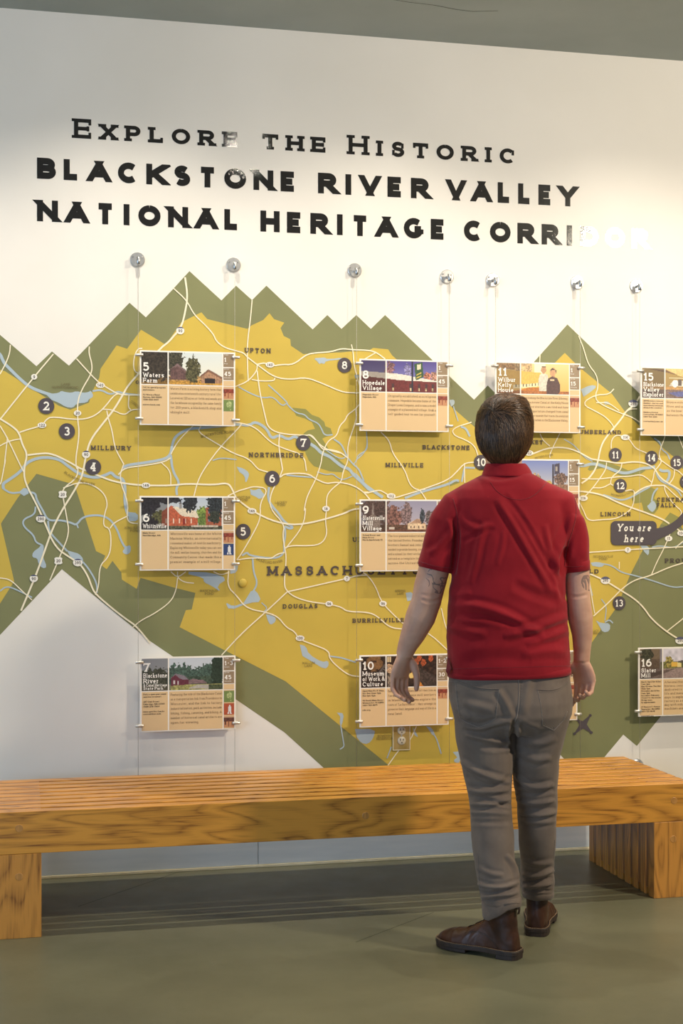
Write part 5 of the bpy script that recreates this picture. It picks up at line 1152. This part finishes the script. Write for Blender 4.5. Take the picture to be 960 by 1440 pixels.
# --- polo shirt
b = MB()
TS = [(684, 740, 664, .060), (671, 756, 671, .074), (655, 772, 679, .086), (640, 790, 689, .097), (633, 797, 702, .107), (634, 797, 725, .117), (636, 796, 755, .126), (635, 794, 800, .131), (630, 796, 850, .136), (627, 799, 895, .140), (628, 801, 925, .142), (629.5, 801.5, 947, .141)]
b.loft([lr(xl, xr, py, -.004, ry, 2.35, 44) for xl, xr, py, ry in TS])
SL = [(664, 698, 0, .050), (645, 712, 0, .062), (632, 738, 0, .0655), (622, 765, 0, .062), (615.5, 786, 0, .0595), (612, 800, 0, .0585)]
b.tube([Q(a, b_, c) for a, b_, c, d in SL], [(d, d*1.12) for *_, d in SL], 26)
SR = [(764, 698, 0, .050), (784, 711, 0, .060), (797, 738, 0, .058), (804, 765, 0, .0530), (808.5, 787, 0, .0475), (810.3, 802, 0, .0440)]
b.tube([Q(a, b_, c) for a, b_, c, d in SR], [(d, d*1.22) for *_, d in SR], 26)
shirt = remesh(b, .0055, 5)
z7 = lambda L_: [(540+a/3.097, 640+c/3.097) for a, c in L_]
SF = [(z7([(490, 190), (560, 300), (640, 440), (730, 600)]), 4, .0045), (z7([(520, 170), (600, 270), (690, 430), (770, 560)]), 3.2, -.003), (z7([(440, 290), (415, 370), (395, 480), (370, 560)]), 4, .003), (z7([(520, 330), (515, 400), (490, 480)]), 3, .002),
      (z7([(280, 650), (400, 655), (530, 690), (640, 760), (700, 780)]), 5, .0055), (z7([(290, 700), (420, 700), (560, 735), (650, 745)]), 4, -.003), (z7([(800, 700), (700, 740), (600, 770), (520, 790)]), 5, .0055), (z7([(800, 760), (720, 790), (620, 830)]), 5, .004),
      (z7([(270, 740), (350, 770), (450, 780)]), 5, .003), (z7([(800, 860), (700, 850), (600, 870)]), 6, .003), (z7([(790, 400), (770, 460), (770, 560), (790, 640)]), 5, -.006), (z7([(830, 260), (790, 340), (760, 420), (740, 520)]), 5, .006), (z7([(700, 300), (720, 400), (760, 520), (790, 620)]), 3.5, .0035),
      (z7([(300, 270), (320, 340), (310, 440), (300, 520)]), 4, -.007), (z7([(330, 250), (350, 300), (420, 330), (470, 300)]), 4, .003), (z7([(340, 380), (420, 330), (480, 320)]), 3, -.002), (z7([(230, 190), (200, 300), (180, 400)]), 7, .003), (z7([(300, 330), (240, 400), (190, 430)]), 4, .003),
      (z7([(860, 260), (880, 360), (870, 450)]), 6, .003), (z7([(270, 560), (300, 620), (380, 600)]), 6, .003), (z7([(420, 80), (500, 105), (600, 80)]), 4, -.003), (z7([(560, 560), (640, 600), (760, 640)]), 6, -.003), (z7([(330, 900), (480, 880), (640, 900)]), 8, -.0025)]
GAIN = 1.55
folds(shirt, SF, True, .004, 3)
# open the underside so the hem hangs as an edge
shirt_o = link('polo_shirt', shirt, M_red, man, True)
ORI = Vector((-LX0, -D0, CAMH))
def bvh_of(me): return BVHTree.FromPolygons([tuple(x.co) for x in me.vertices], [tuple(p.vertices) for p in me.polygons])
def surf(bvh, px, py, off=.0):
    d = Vector(((px-480)/2000, 1, (HZ-py)/2000)).normalized(); h = bvh.ray_cast(ORI, d)
    if h[0] is None: return None
    return h[0]+h[1]*off
def seam(bvh, pts, r, name, m, parent, off=0.0, dash=0, n=2):
    P = chaikin(pts, n); out = []
    for i in range(len(P)-1):
        seg = 4
        for k in range(seg): out.append((P[i][0]+(P[i+1][0]-P[i][0])*k/seg, P[i][1]+(P[i+1][1]-P[i][1])*k/seg))
    out.append(P[-1]); S3 = [s for s in (surf(bvh, x, y, off) for x, y in out) if s is not None]
    if len(S3) < 2: return
    mb = MB()
    if dash:
        L_ = 0; 
        for i in range(0, len(S3)-1, 2): mb.tube([S3[i], S3[i].lerp(S3[i+1], .8)], r, 5)
    else:
        keep = [S3[0]]
        for q in S3[1:]:
            if (q-keep[-1]).length > .0008: keep.append(q)
        mb.tube(keep, r, 6)
    return mb.obj(name, m, parent, True)
sb = bvh_of(shirt)
seam(sb, z7([(462, 118), (490, 160), (540, 190), (600, 197), (650, 180), (690, 140), (712, 112)]), .0011, 'yoke_seam', M_redd, shirt_o)
seam(sb, z7([(300, 190), (318, 250), (322, 330), (315, 420), (305, 500)]), .0014, 'armhole_seam', M_redd, shirt_o)
seam(sb, z7([(830, 190), (838, 250), (820, 330), (795, 400), (785, 480)]), .0014, 'armhole_seam', M_redd, shirt_o)
seam(sb, [(629.5, 941), (680, 939.5), (740, 938), (800.5, 936.5)], .0008, 'hem_stitch', M_redd, shirt_o)
seam(sb, [(591.5, 790), (600, 793), (615, 797), (637, 799)], .0009, 'sleeve_stitch', M_redd, shirt_o)
seam(sb, [(793, 796.5), (810, 797.5), (827.5, 795)], .0009, 'sleeve_stitch', M_redd, shirt_o)
# collar folded over, all round the neck
cb = []; NN = 48
def cring(px0, px1, py, ry, tilt, front_drop=0.0, cy=-.004):
    a, c = Q(px0, py, 0), Q(px1, py, 0); out = []
    for k in range(NN):
        t = 2*pi*k/NN; x = (c.x-a.x)/2*cos(t); y = ry*sin(t); out.append(Vector(((a.x+c.x)/2+x, cy+y, a.z - front_drop*max(0, sin(t)) + tilt*y)))
    return out
prof = [cring(687, 733, 660, .052, .05, .05), cring(685, 735, 651.5, .056, .05, .045), cring(683, 738, 651, .061, .05, .045), cring(680, 744, 658, .068, .05, .05), cring(676, 749, 669, .0775, .03, .07), cring(677, 748, 671, .0755, .03, .07), cring(685, 738, 664, .060, .03, .06)]
cm_ = MB(); vs = [p for r_ in prof for p in r_]; fs = []
for i in range(len(prof)):
    j = (i+1) % len(prof)
    for k in range(NN): k2 = (k+1) % NN; fs.append((i*NN+k, i*NN+k2, j*NN+k2, j*NN+k))
cm_.add(vs, fs); col_o = cm_.obj('collar', M_red, shirt_o, True)
ss = col_o.modifiers.new('s', 'SUBSURF'); ss.levels = 1; ss.render_levels = 2
# ribbed bands at the sleeve ends and little side vent flap at the hem
def band(c0, c1, r0, r1, name):
    a, c = Vector(c0), Vector(c1); mb = MB(); mb.tube([a, a.lerp(c, .02), a.lerp(c, .5), a.lerp(c, .97), c], [(r0[0]*.97, r0[1]*.97), r0, ((r0[0]+r1[0])/2, (r0[1]+r1[1])/2), r1, (r1[0]*.965, r1[1]*.965)], 40); return mb.obj(name, M_red, shirt_o, True)
band(Q(615.3, 789), Q(612.4, 801.5), (.0590, .066), (.0575, .0645), 'sleeve_band')
band(Q(808.9, 790), Q(810.7, 803.5), (.0462, .0555), (.0432, .0525), 'sleeve_band')
vb = MB(); A_ = [Q(629.5, 925, -.05), Q(626.5, 944, -.052), Q(630, 950, -.058), Q(634, 940, -.075)]; B_ = [p+Vector((.002, .004, 0)) for p in A_]
vb.loft([A_, B_]); vb.obj('vent_flap', M_redd, shirt_o, False)
hb_ = MB(); hr = lr(629, 802, 944, -.004, .1425, 2.35, 60); hr2 = lr(629, 802, 949, -.004, .1425, 2.35, 60); hr3 = lr(632, 799, 950, -.004, .137, 2.35, 60)
def tiltx(r_): return [Vector((p.x, p.y, p.z+(p.x)*.028)) for p in r_]
hb_.loft([tiltx(lr(631, 800, 938, -.004, .139, 2.35, 60)), tiltx(hr), tiltx(hr2), tiltx(hr3)]); hb_.obj('hem_band', M_red, shirt_o, True)

# --- trousers
b = MB()
b.loft([lr(xl, xr, py, -.004+cy, ry, 2.3, 40) for xl, xr, py, ry, cy in [(634, 797, 925, .122, 0), (630.5, 800, 945, .130, 0), (630.5, 802.5, 965, .138, -.004), (633, 804.5, 985, .144, -.008), (635.5, 803, 1003, .142, -.008), (640, 796, 1018, .125, -.004), (650, 785, 1028, .10, 0)]])
def leg(L_):
    b.loft([lr(xl, xr, py, dy, ry, 2.15, 30) for xl, xr, py, ry, dy in L_])
leg([(640, 721, 985, .115, -.004), (638.5, 722, 1015, .116, -.006), (641, 722.5, 1040, .105, -.008), (647, 721, 1070, .094, -.014), (653.5, 719.5, 1100, .084, -.022), (659.5, 718, 1125, .078, -.032), (661.5, 720.5, 1150, .078, -.046), (662.5, 722, 1175, .078, -.06), (665.5, 723.5, 1200, .072, -.074), (668.5, 727, 1225, .068, -.086), (672, 731.5, 1243, .068, -.094), (674.5, 731, 1258, .066, -.100), (677, 731, 1270, .066, -.104)])
leg([(724, 803, 985, .115, 0), (722.5, 799, 1015, .114, .002), (721.5, 792, 1040, .104, .010), (719.5, 786, 1070, .092, .022), (721.5, 784, 1100, .082, .038), (726.5, 783, 1125, .074, .054), (727.5, 781.5, 1150, .072, .068), (729, 780.5, 1175, .070, .082), (730.5, 779, 1200, .067, .108), (732, 778.5, 1225, .066, .132), (732, 779, 1240, .066, .145), (734, 777.5, 1253, .065, .152), (735, 776.5, 1260, .064, .154)])
tr = remesh(b, .005, 4)
z8 = lambda L_: [(600+a/4, 930+c/4) for a, c in L_]
z1 = lambda L_: [(600+a/4.8, 1150+c/4.8) for a, c in L_]
TF = [(z8([(495, 330), (485, 420), (480, 520)]), 3.5, -.009), (z8([(200, 360), (290, 385), (380, 350), (480, 330)]), 3.2, .0055), (z8([(220, 410), (330, 440), (470, 460)]), 3.2, .005), (z8([(300, 480), (400, 490), (470, 470)]), 3, -.003),
      (z8([(190, 560), (260, 610), (350, 650), (470, 680)]), 3.6, .006), (z8([(220, 640), (300, 690), (400, 705), (475, 640)]), 3, -.004), (z8([(230, 720), (330, 740), (470, 720)]), 3, .006), (z8([(235, 760), (330, 775), (420, 800), (475, 810)]), 2.6, -.005),
      (z8([(240, 800), (350, 810), (470, 770)]), 2.8, .005), (z8([(245, 850), (340, 850), (480, 860)]), 3, .0035), (z8([(250, 900), (360, 905), (485, 900)]), 3, -.0025), (z8([(500, 640), (560, 700), (640, 710), (715, 690)]), 3.2, .006), (z8([(490, 720), (560, 745), (650, 750), (720, 720)]), 2.8, -.004),
      (z8([(500, 775), (600, 800), (720, 780)]), 2.8, .006), (z8([(510, 820), (610, 835), (725, 820)]), 2.4, -.004), (z8([(510, 850), (610, 870), (728, 850)]), 2.6, .005), (z8([(520, 900), (620, 910), (728, 900)]), 3, .003), (z8([(520, 500), (600, 560), (700, 540)]), 4, .004), (z8([(560, 460), (640, 470), (730, 430)]), 4, .003),
      (z8([(130, 180), (160, 260), (240, 330)]), 5, .004), (z8([(400, 160), (450, 240), (480, 320)]), 4, .004), (z8([(200, 230), (290, 260), (380, 280)]), 5, .003), (z8([(590, 60), (560, 180), (540, 300)]), 5, .003), (z8([(620, 400), (560, 380), (510, 350)]), 4, -.004),
      (z1([(330, 440), (420, 470), (520, 470), (630, 430)]), 2.4, .006), (z1([(350, 500), (440, 515), (540, 490), (620, 470)]), 1.8, -.006), (z1([(360, 540), (450, 530), (560, 520), (620, 500)]), 2.2, .005), (z1([(520, 585), (570, 570), (630, 575)]), 1.8, .005), (z1([(540, 250), (600, 330), (620, 420)]), 3, .004),
      (z1([(340, 330), (420, 380), (520, 390)]), 3, .003), (z1([(640, 380), (740, 400), (860, 350)]), 2.4, .006), (z1([(650, 440), (750, 430), (850, 400)]), 1.8, -.006), (z1([(650, 470), (740, 460), (845, 440)]), 2.2, .006), (z1([(650, 505), (750, 490), (845, 490)]), 1.6, -.004), (z1([(640, 280), (740, 320), (850, 300)]), 3, .003)]
GAIN = 1.6
folds(tr, TF, True, .003, 9)
tr_o = link('trousers', tr, M_grey, man, True); tb = bvh_of(tr)
def offs(P, d): 
    L_, R_ = ribbon2d(P, d*2); return L_
pk1 = z8([(408, 158), (398, 230), (388, 318), (350, 350), (292, 372), (235, 350), (185, 320), (170, 230), (160, 110)])
pk2 = z8([(622, 160), (642, 250), (652, 360), (715, 388), (770, 330), (790, 280)])
def pocket(outline, top, name):
    o = seam(tb, top, .0014, 'back_pocket', M_grey, tr_o, .0012)
    seam(tb, outline, .0011, 'pocket_edge', M_greyl, o, .0002, n=0)
    seam(tb, [(x*.955+cx_*.045, y*.955+cy_*.045) for (x, y) in outline for cx_, cy_ in [(sum(p[0] for p in outline)/len(outline), sum(p[1] for p in outline)/len(outline))]], .0008, 'pocket_stitch', M_greyd, o, .0003, dash=1, n=1)
pocket(pk1, z8([(150, 100), (250, 140), (330, 155), (408, 158)]), 'p')
pocket(pk2, z8([(622, 160), (690, 165), (750, 150), (795, 110)]), 'p')
seam(tb, z8([(160, 115), (250, 152), (330, 167), (405, 170)]), .0008, 'pocket_stitch', M_greyd, tr_o, .0003, dash=1)
seam(tb, z8([(628, 172), (690, 177), (750, 163), (795, 124)]), .0008, 'pocket_stitch', M_greyd, tr_o, .0003, dash=1)
seam(tb, z8([(516, 60), (518, 200), (512, 290), (496, 340)]), .0016, 'centre_seam', M_greyl, tr_o, .0004)
seam(tb, z8([(530, 60), (531, 200), (526, 290), (508, 345)]), .0009, 'centre_stitch', M_greyd, tr_o, .0003, dash=1)
seam(tb, [(632, 958), (680, 958), (730, 956), (801, 950)], .0010, 'waistband_seam', M_greyl, tr_o, .0003)
for s_ in (( 'L', z1([(345, 250), (352, 400), (360, 520), (372, 620)])), ('R', z1([(862, 150), (856, 260), (850, 360)]))): seam(tb, s_[1], .0009, 'side_seam', M_greyd, tr_o, .0003)
# turned hems resting on the boots
def hem(L_):
    rings = [lr(xl, xr, py, dy, ry, 2.1, 36) for xl, xr, py, ry, dy in L_]
    for r_ in rings:
        for p in r_: p.z += .0035*mnoise.noise(Vector((p.x*40, p.y*40, 3)))
    return rings
h1 = MB(); R1 = hem([(676, 731.5, 1258, .064, -.102), (677.5, 733, 1263, .066, -.103), (678, 733, 1270, .066, -.105), (679, 732, 1272, .062, -.105), (683, 728, 1270, .056, -.105)])
for r_ in R1[1:]:
    for p in r_: p.z -= .040*max(0, min(1, (-(p.x+.01))/.06))     # longer towards the laces
h1.loft(R1); h1.obj('trouser_hem', M_grey, tr_o, True)
h2 = MB(); R2 = hem([(734, 777.5, 1250, .064, .150), (733.5, 778.5, 1254, .066, .152), (734, 778, 1259.5, .066, .154), (737, 775, 1260.5, .060, .154)])
h2.loft(R2); h2.obj('trouser_hem', M_grey, tr_o, True)

# --- boots
M_leather = mat('brown_leather', rgb(74, 44, 28), .42, 0, .4, .05); add_noise(M_leather, rgb(50, 29, 19), rgb(82, 49, 31), ns=13, lo=.3, hi=.72, bump=.25, bscale=170, bdist=.0006)
M_sole = mat('dark_sole', rgb(52, 40, 34), .6); add_noise(M_sole, rgb(46, 36, 30), rgb(60, 46, 38), ns=40, bump=.2, bscale=200); M_welt = mat('welt_thread', rgb(150, 122, 92), .6); add_noise(M_welt, rgb(140, 112, 84), rgb(164, 136, 104), ns=90)
M_lace = mat('boot_lace', rgb(48, 32, 22), .7); add_noise(M_lace, rgb(42, 28, 20), rgb(56, 38, 26), ns=200); M_eyelet = mat('brass_eyelet', rgb(120, 92, 58), .35, .8); add_noise(M_eyelet, rgb(110, 84, 52), rgb(136, 104, 66), ns=60)
WID = [(0, .012), (.004, .022), (.012, .030), (.03, .036), (.06, .038), (.095, .036), (.13, .038), (.165, .045), (.20, .050), (.23, .0495), (.255, .044), (.275, .034), (.288, .020), (.293, .008)]
def outline(g=0.0, y0=0, y1=1, shift_=.004):
    R_ = [(w_+g+ (shift_*sin(pi*max(0, y-.1)/.2) if y < .3 else 0), y) for y, w_ in WID]; L_ = [(-(w_+g), y) for y, w_ in WID]
    P = [(x, y-(g if i < 3 else 0)) for i, (x, y) in enumerate(R_)] + [(x, y-(g if len(L_)-1-i < 3 else 0)) for i, (x, y) in enumerate(reversed(L_))]
    return P
def boot(loc, ang, mirror, label=None):
    r = empty('boot', loc, ang); r.parent = man
    b_ = MB(); hs = [(.003, .016, .070), (.010, .024, .095), (.025, .031, .120), (.05, .035, .135), (.08, .036, .130), (.105, .035, .118), (.13, .037, .100), (.155, .042, .084), (.18, .046, .073), (.21, .0475, .066), (.24, .044, .060), (.262, .037, .052), (.278, .027, .042), (.288, .014, .030)]
    rings = []
    for y, w_, h in hs:
        zc = .024; pts = []
        for k in range(28):
            a = 2*pi*k/28; x = w_*abs(cos(a))**(2/2.5)*(1 if cos(a) >= 0 else -1); s_ = sin(a); z = zc + (h-zc)*max(0, s_)**(.85) if s_ > 0 else zc
            shx = mirror*.006*math.sin(pi*min(1, max(0, y-.08)/.2)); pts.append((x+shx, y, z))
        rings.append(pts)
    b_.loft(rings)
    b_.loft([ring((0, cy, z), rx, ry, 28, 2.1) for z, rx, ry, cy in [(.03, .034, .045, .05), (.07, .035, .047, .052), (.10, .0355, .048, .056), (.13, .038, .050, .060), (.150, .041, .052, .062), (.163, .0425, .053, .062), (.167, .040, .050, .062)]])
    me = remesh(b_, .0042, 4)
    v, n = mverts(me)
    for i in range(len(v)):
        x, y, z = v[i]; d = 0
        if .10 < y < .20: d += .0012*math.sin((y*1.0+z*.6)*260)*max(0, 1-abs(y-.155)/.05)*min(1, max(0, (z-.03)/.02))
        if abs(y-.215) < .006: d += .0014*math.cos((y-.215)/.006*pi/2)      # toe cap edge
        if z > .10 and y < .06: d += .0012*mnoise.noise(Vector((x*30, y*30, z*45)))
        d += .0007*mnoise.noise(Vector((x*60, y*60, z*60)))
        v[i] += n[i]*d
    setv(me, v); up = link('boot_upper', me, M_leather, r, True); bb_ = bvh_of(me)
    def slab(o, z0, z1, name, m, ymax=None, c=.002):
        P = [(mirror*x, y) for x, y in o if ymax is None or y <= ymax]
        if mirror < 0: P.reverse()
        cxs = sum(p[0] for p in P)/len(P); cys = sum(p[1] for p in P)/len(P)
        sc = lambda k, z: [(cxs+(x-cxs)*k, cys+(y-cys)*k, z) for x, y in P]
        mb = MB(); mb.loft([sc(.985, z0), sc(1, z0+c), sc(1, z1-c), sc(.985, z1)]); return mb.obj(name, m, r, False)
    slab(outline(.0055), .013, .027, 'sole', M_sole); slab(outline(.004), 0.0, .0135, 'heel', M_sole, .088); slab([(x, y) for x, y in outline(.003) if y > .145], .002, .0135, 'fore_sole', M_sole)
    o = outline(.0032); th = MB(); n_ = len(o); k_ = 0
    for i in range(n_):
        a, c = Vector((mirror*o[i-1][0], o[i-1][1], .0285)), Vector((mirror*o[i][0], o[i][1], .0285)); L_ = (c-a).length; m_ = max(1, int(L_/.0055))
        for k in range(m_): th.tube([a.lerp(c, (k+.12)/m_), a.lerp(c, (k+.88)/m_)], .0011, 5)
    th.obj('welt_stitching', M_welt, r, True)
    pt = MB(); pt.tube([(0, .002, .140), (0, -.0005, .152), (0, .001, .170), (0, .007, .176), (0, .013, .170), (0, .016, .155)], [(.008, .0015)]*6, 10, True, ref=(1, 0, 0)); pt.obj('pull_tab', M_lace, r, True)
    tp = MB(); tp.lathe([(.040, .150), (.0445, .152), (.0455, .158), (.0445, .164), (.040, .166)], (0, 0, 0), 'z', 40)
    tp.v = [(x*.985, y*1.235+.062, z) for x, y, z in tp.v]; tp.f = [f for f in tp.f if len(f) == 4]; tp.obj('padded_collar', M_leather, r, True)
    def drop(x, y, z0=.25):
        h = bb_.ray_cast(Vector((x, y, z0)), Vector((0, 0, -1))); return h[0] if h[0] is not None else Vector((x, y, .08))
    lc = MB(); ey = MB()
    for i in range(5):
        y = .118+i*.0135
        P = [drop(x*mirror, y+(.004 if i % 2 else 0)*x/.02)+Vector((0, 0, .0012)) for x in (-.019, -.010, 0, .010, .019)]; lc.tube(P, .0017, 6)
        for s_ in (-1, 1): p = drop(s_*.020, y); ey.lathe([(.0001, -.0005), (.0030, -.0005), (.0030, .0012), (.0012, .0016), (.0001, .0005)], p, 'z', 10)
    lc.obj('laces', M_lace, r, True); ey.obj('eyelets', M_eyelet, r, True)
    # stitched quarter line on both sides
    for s_ in (-1, 1):
        for dz in (0, .004):
            pts = []
            for (y, z) in [(.055, .030), (.075, .052), (.10, .066), (.13, .070), (.155, .066), (.172, .058)]:
                h = bb_.ray_cast(Vector((s_*.12, y, z+dz)), Vector((-s_, 0, 0)))
                if h[0] is not None: pts.append(h[0])
            if len(pts) > 2: MB().tube(pts, .0008, 5).obj('quarter_stitch', M_sole, r, True)
    return r
b1 = boot(Vector((.026, -.132, 0)), atan2(.82, .57), -1)
b2 = boot(Vector((.112, .108, 0)), -atan2(.20, .975), 1)
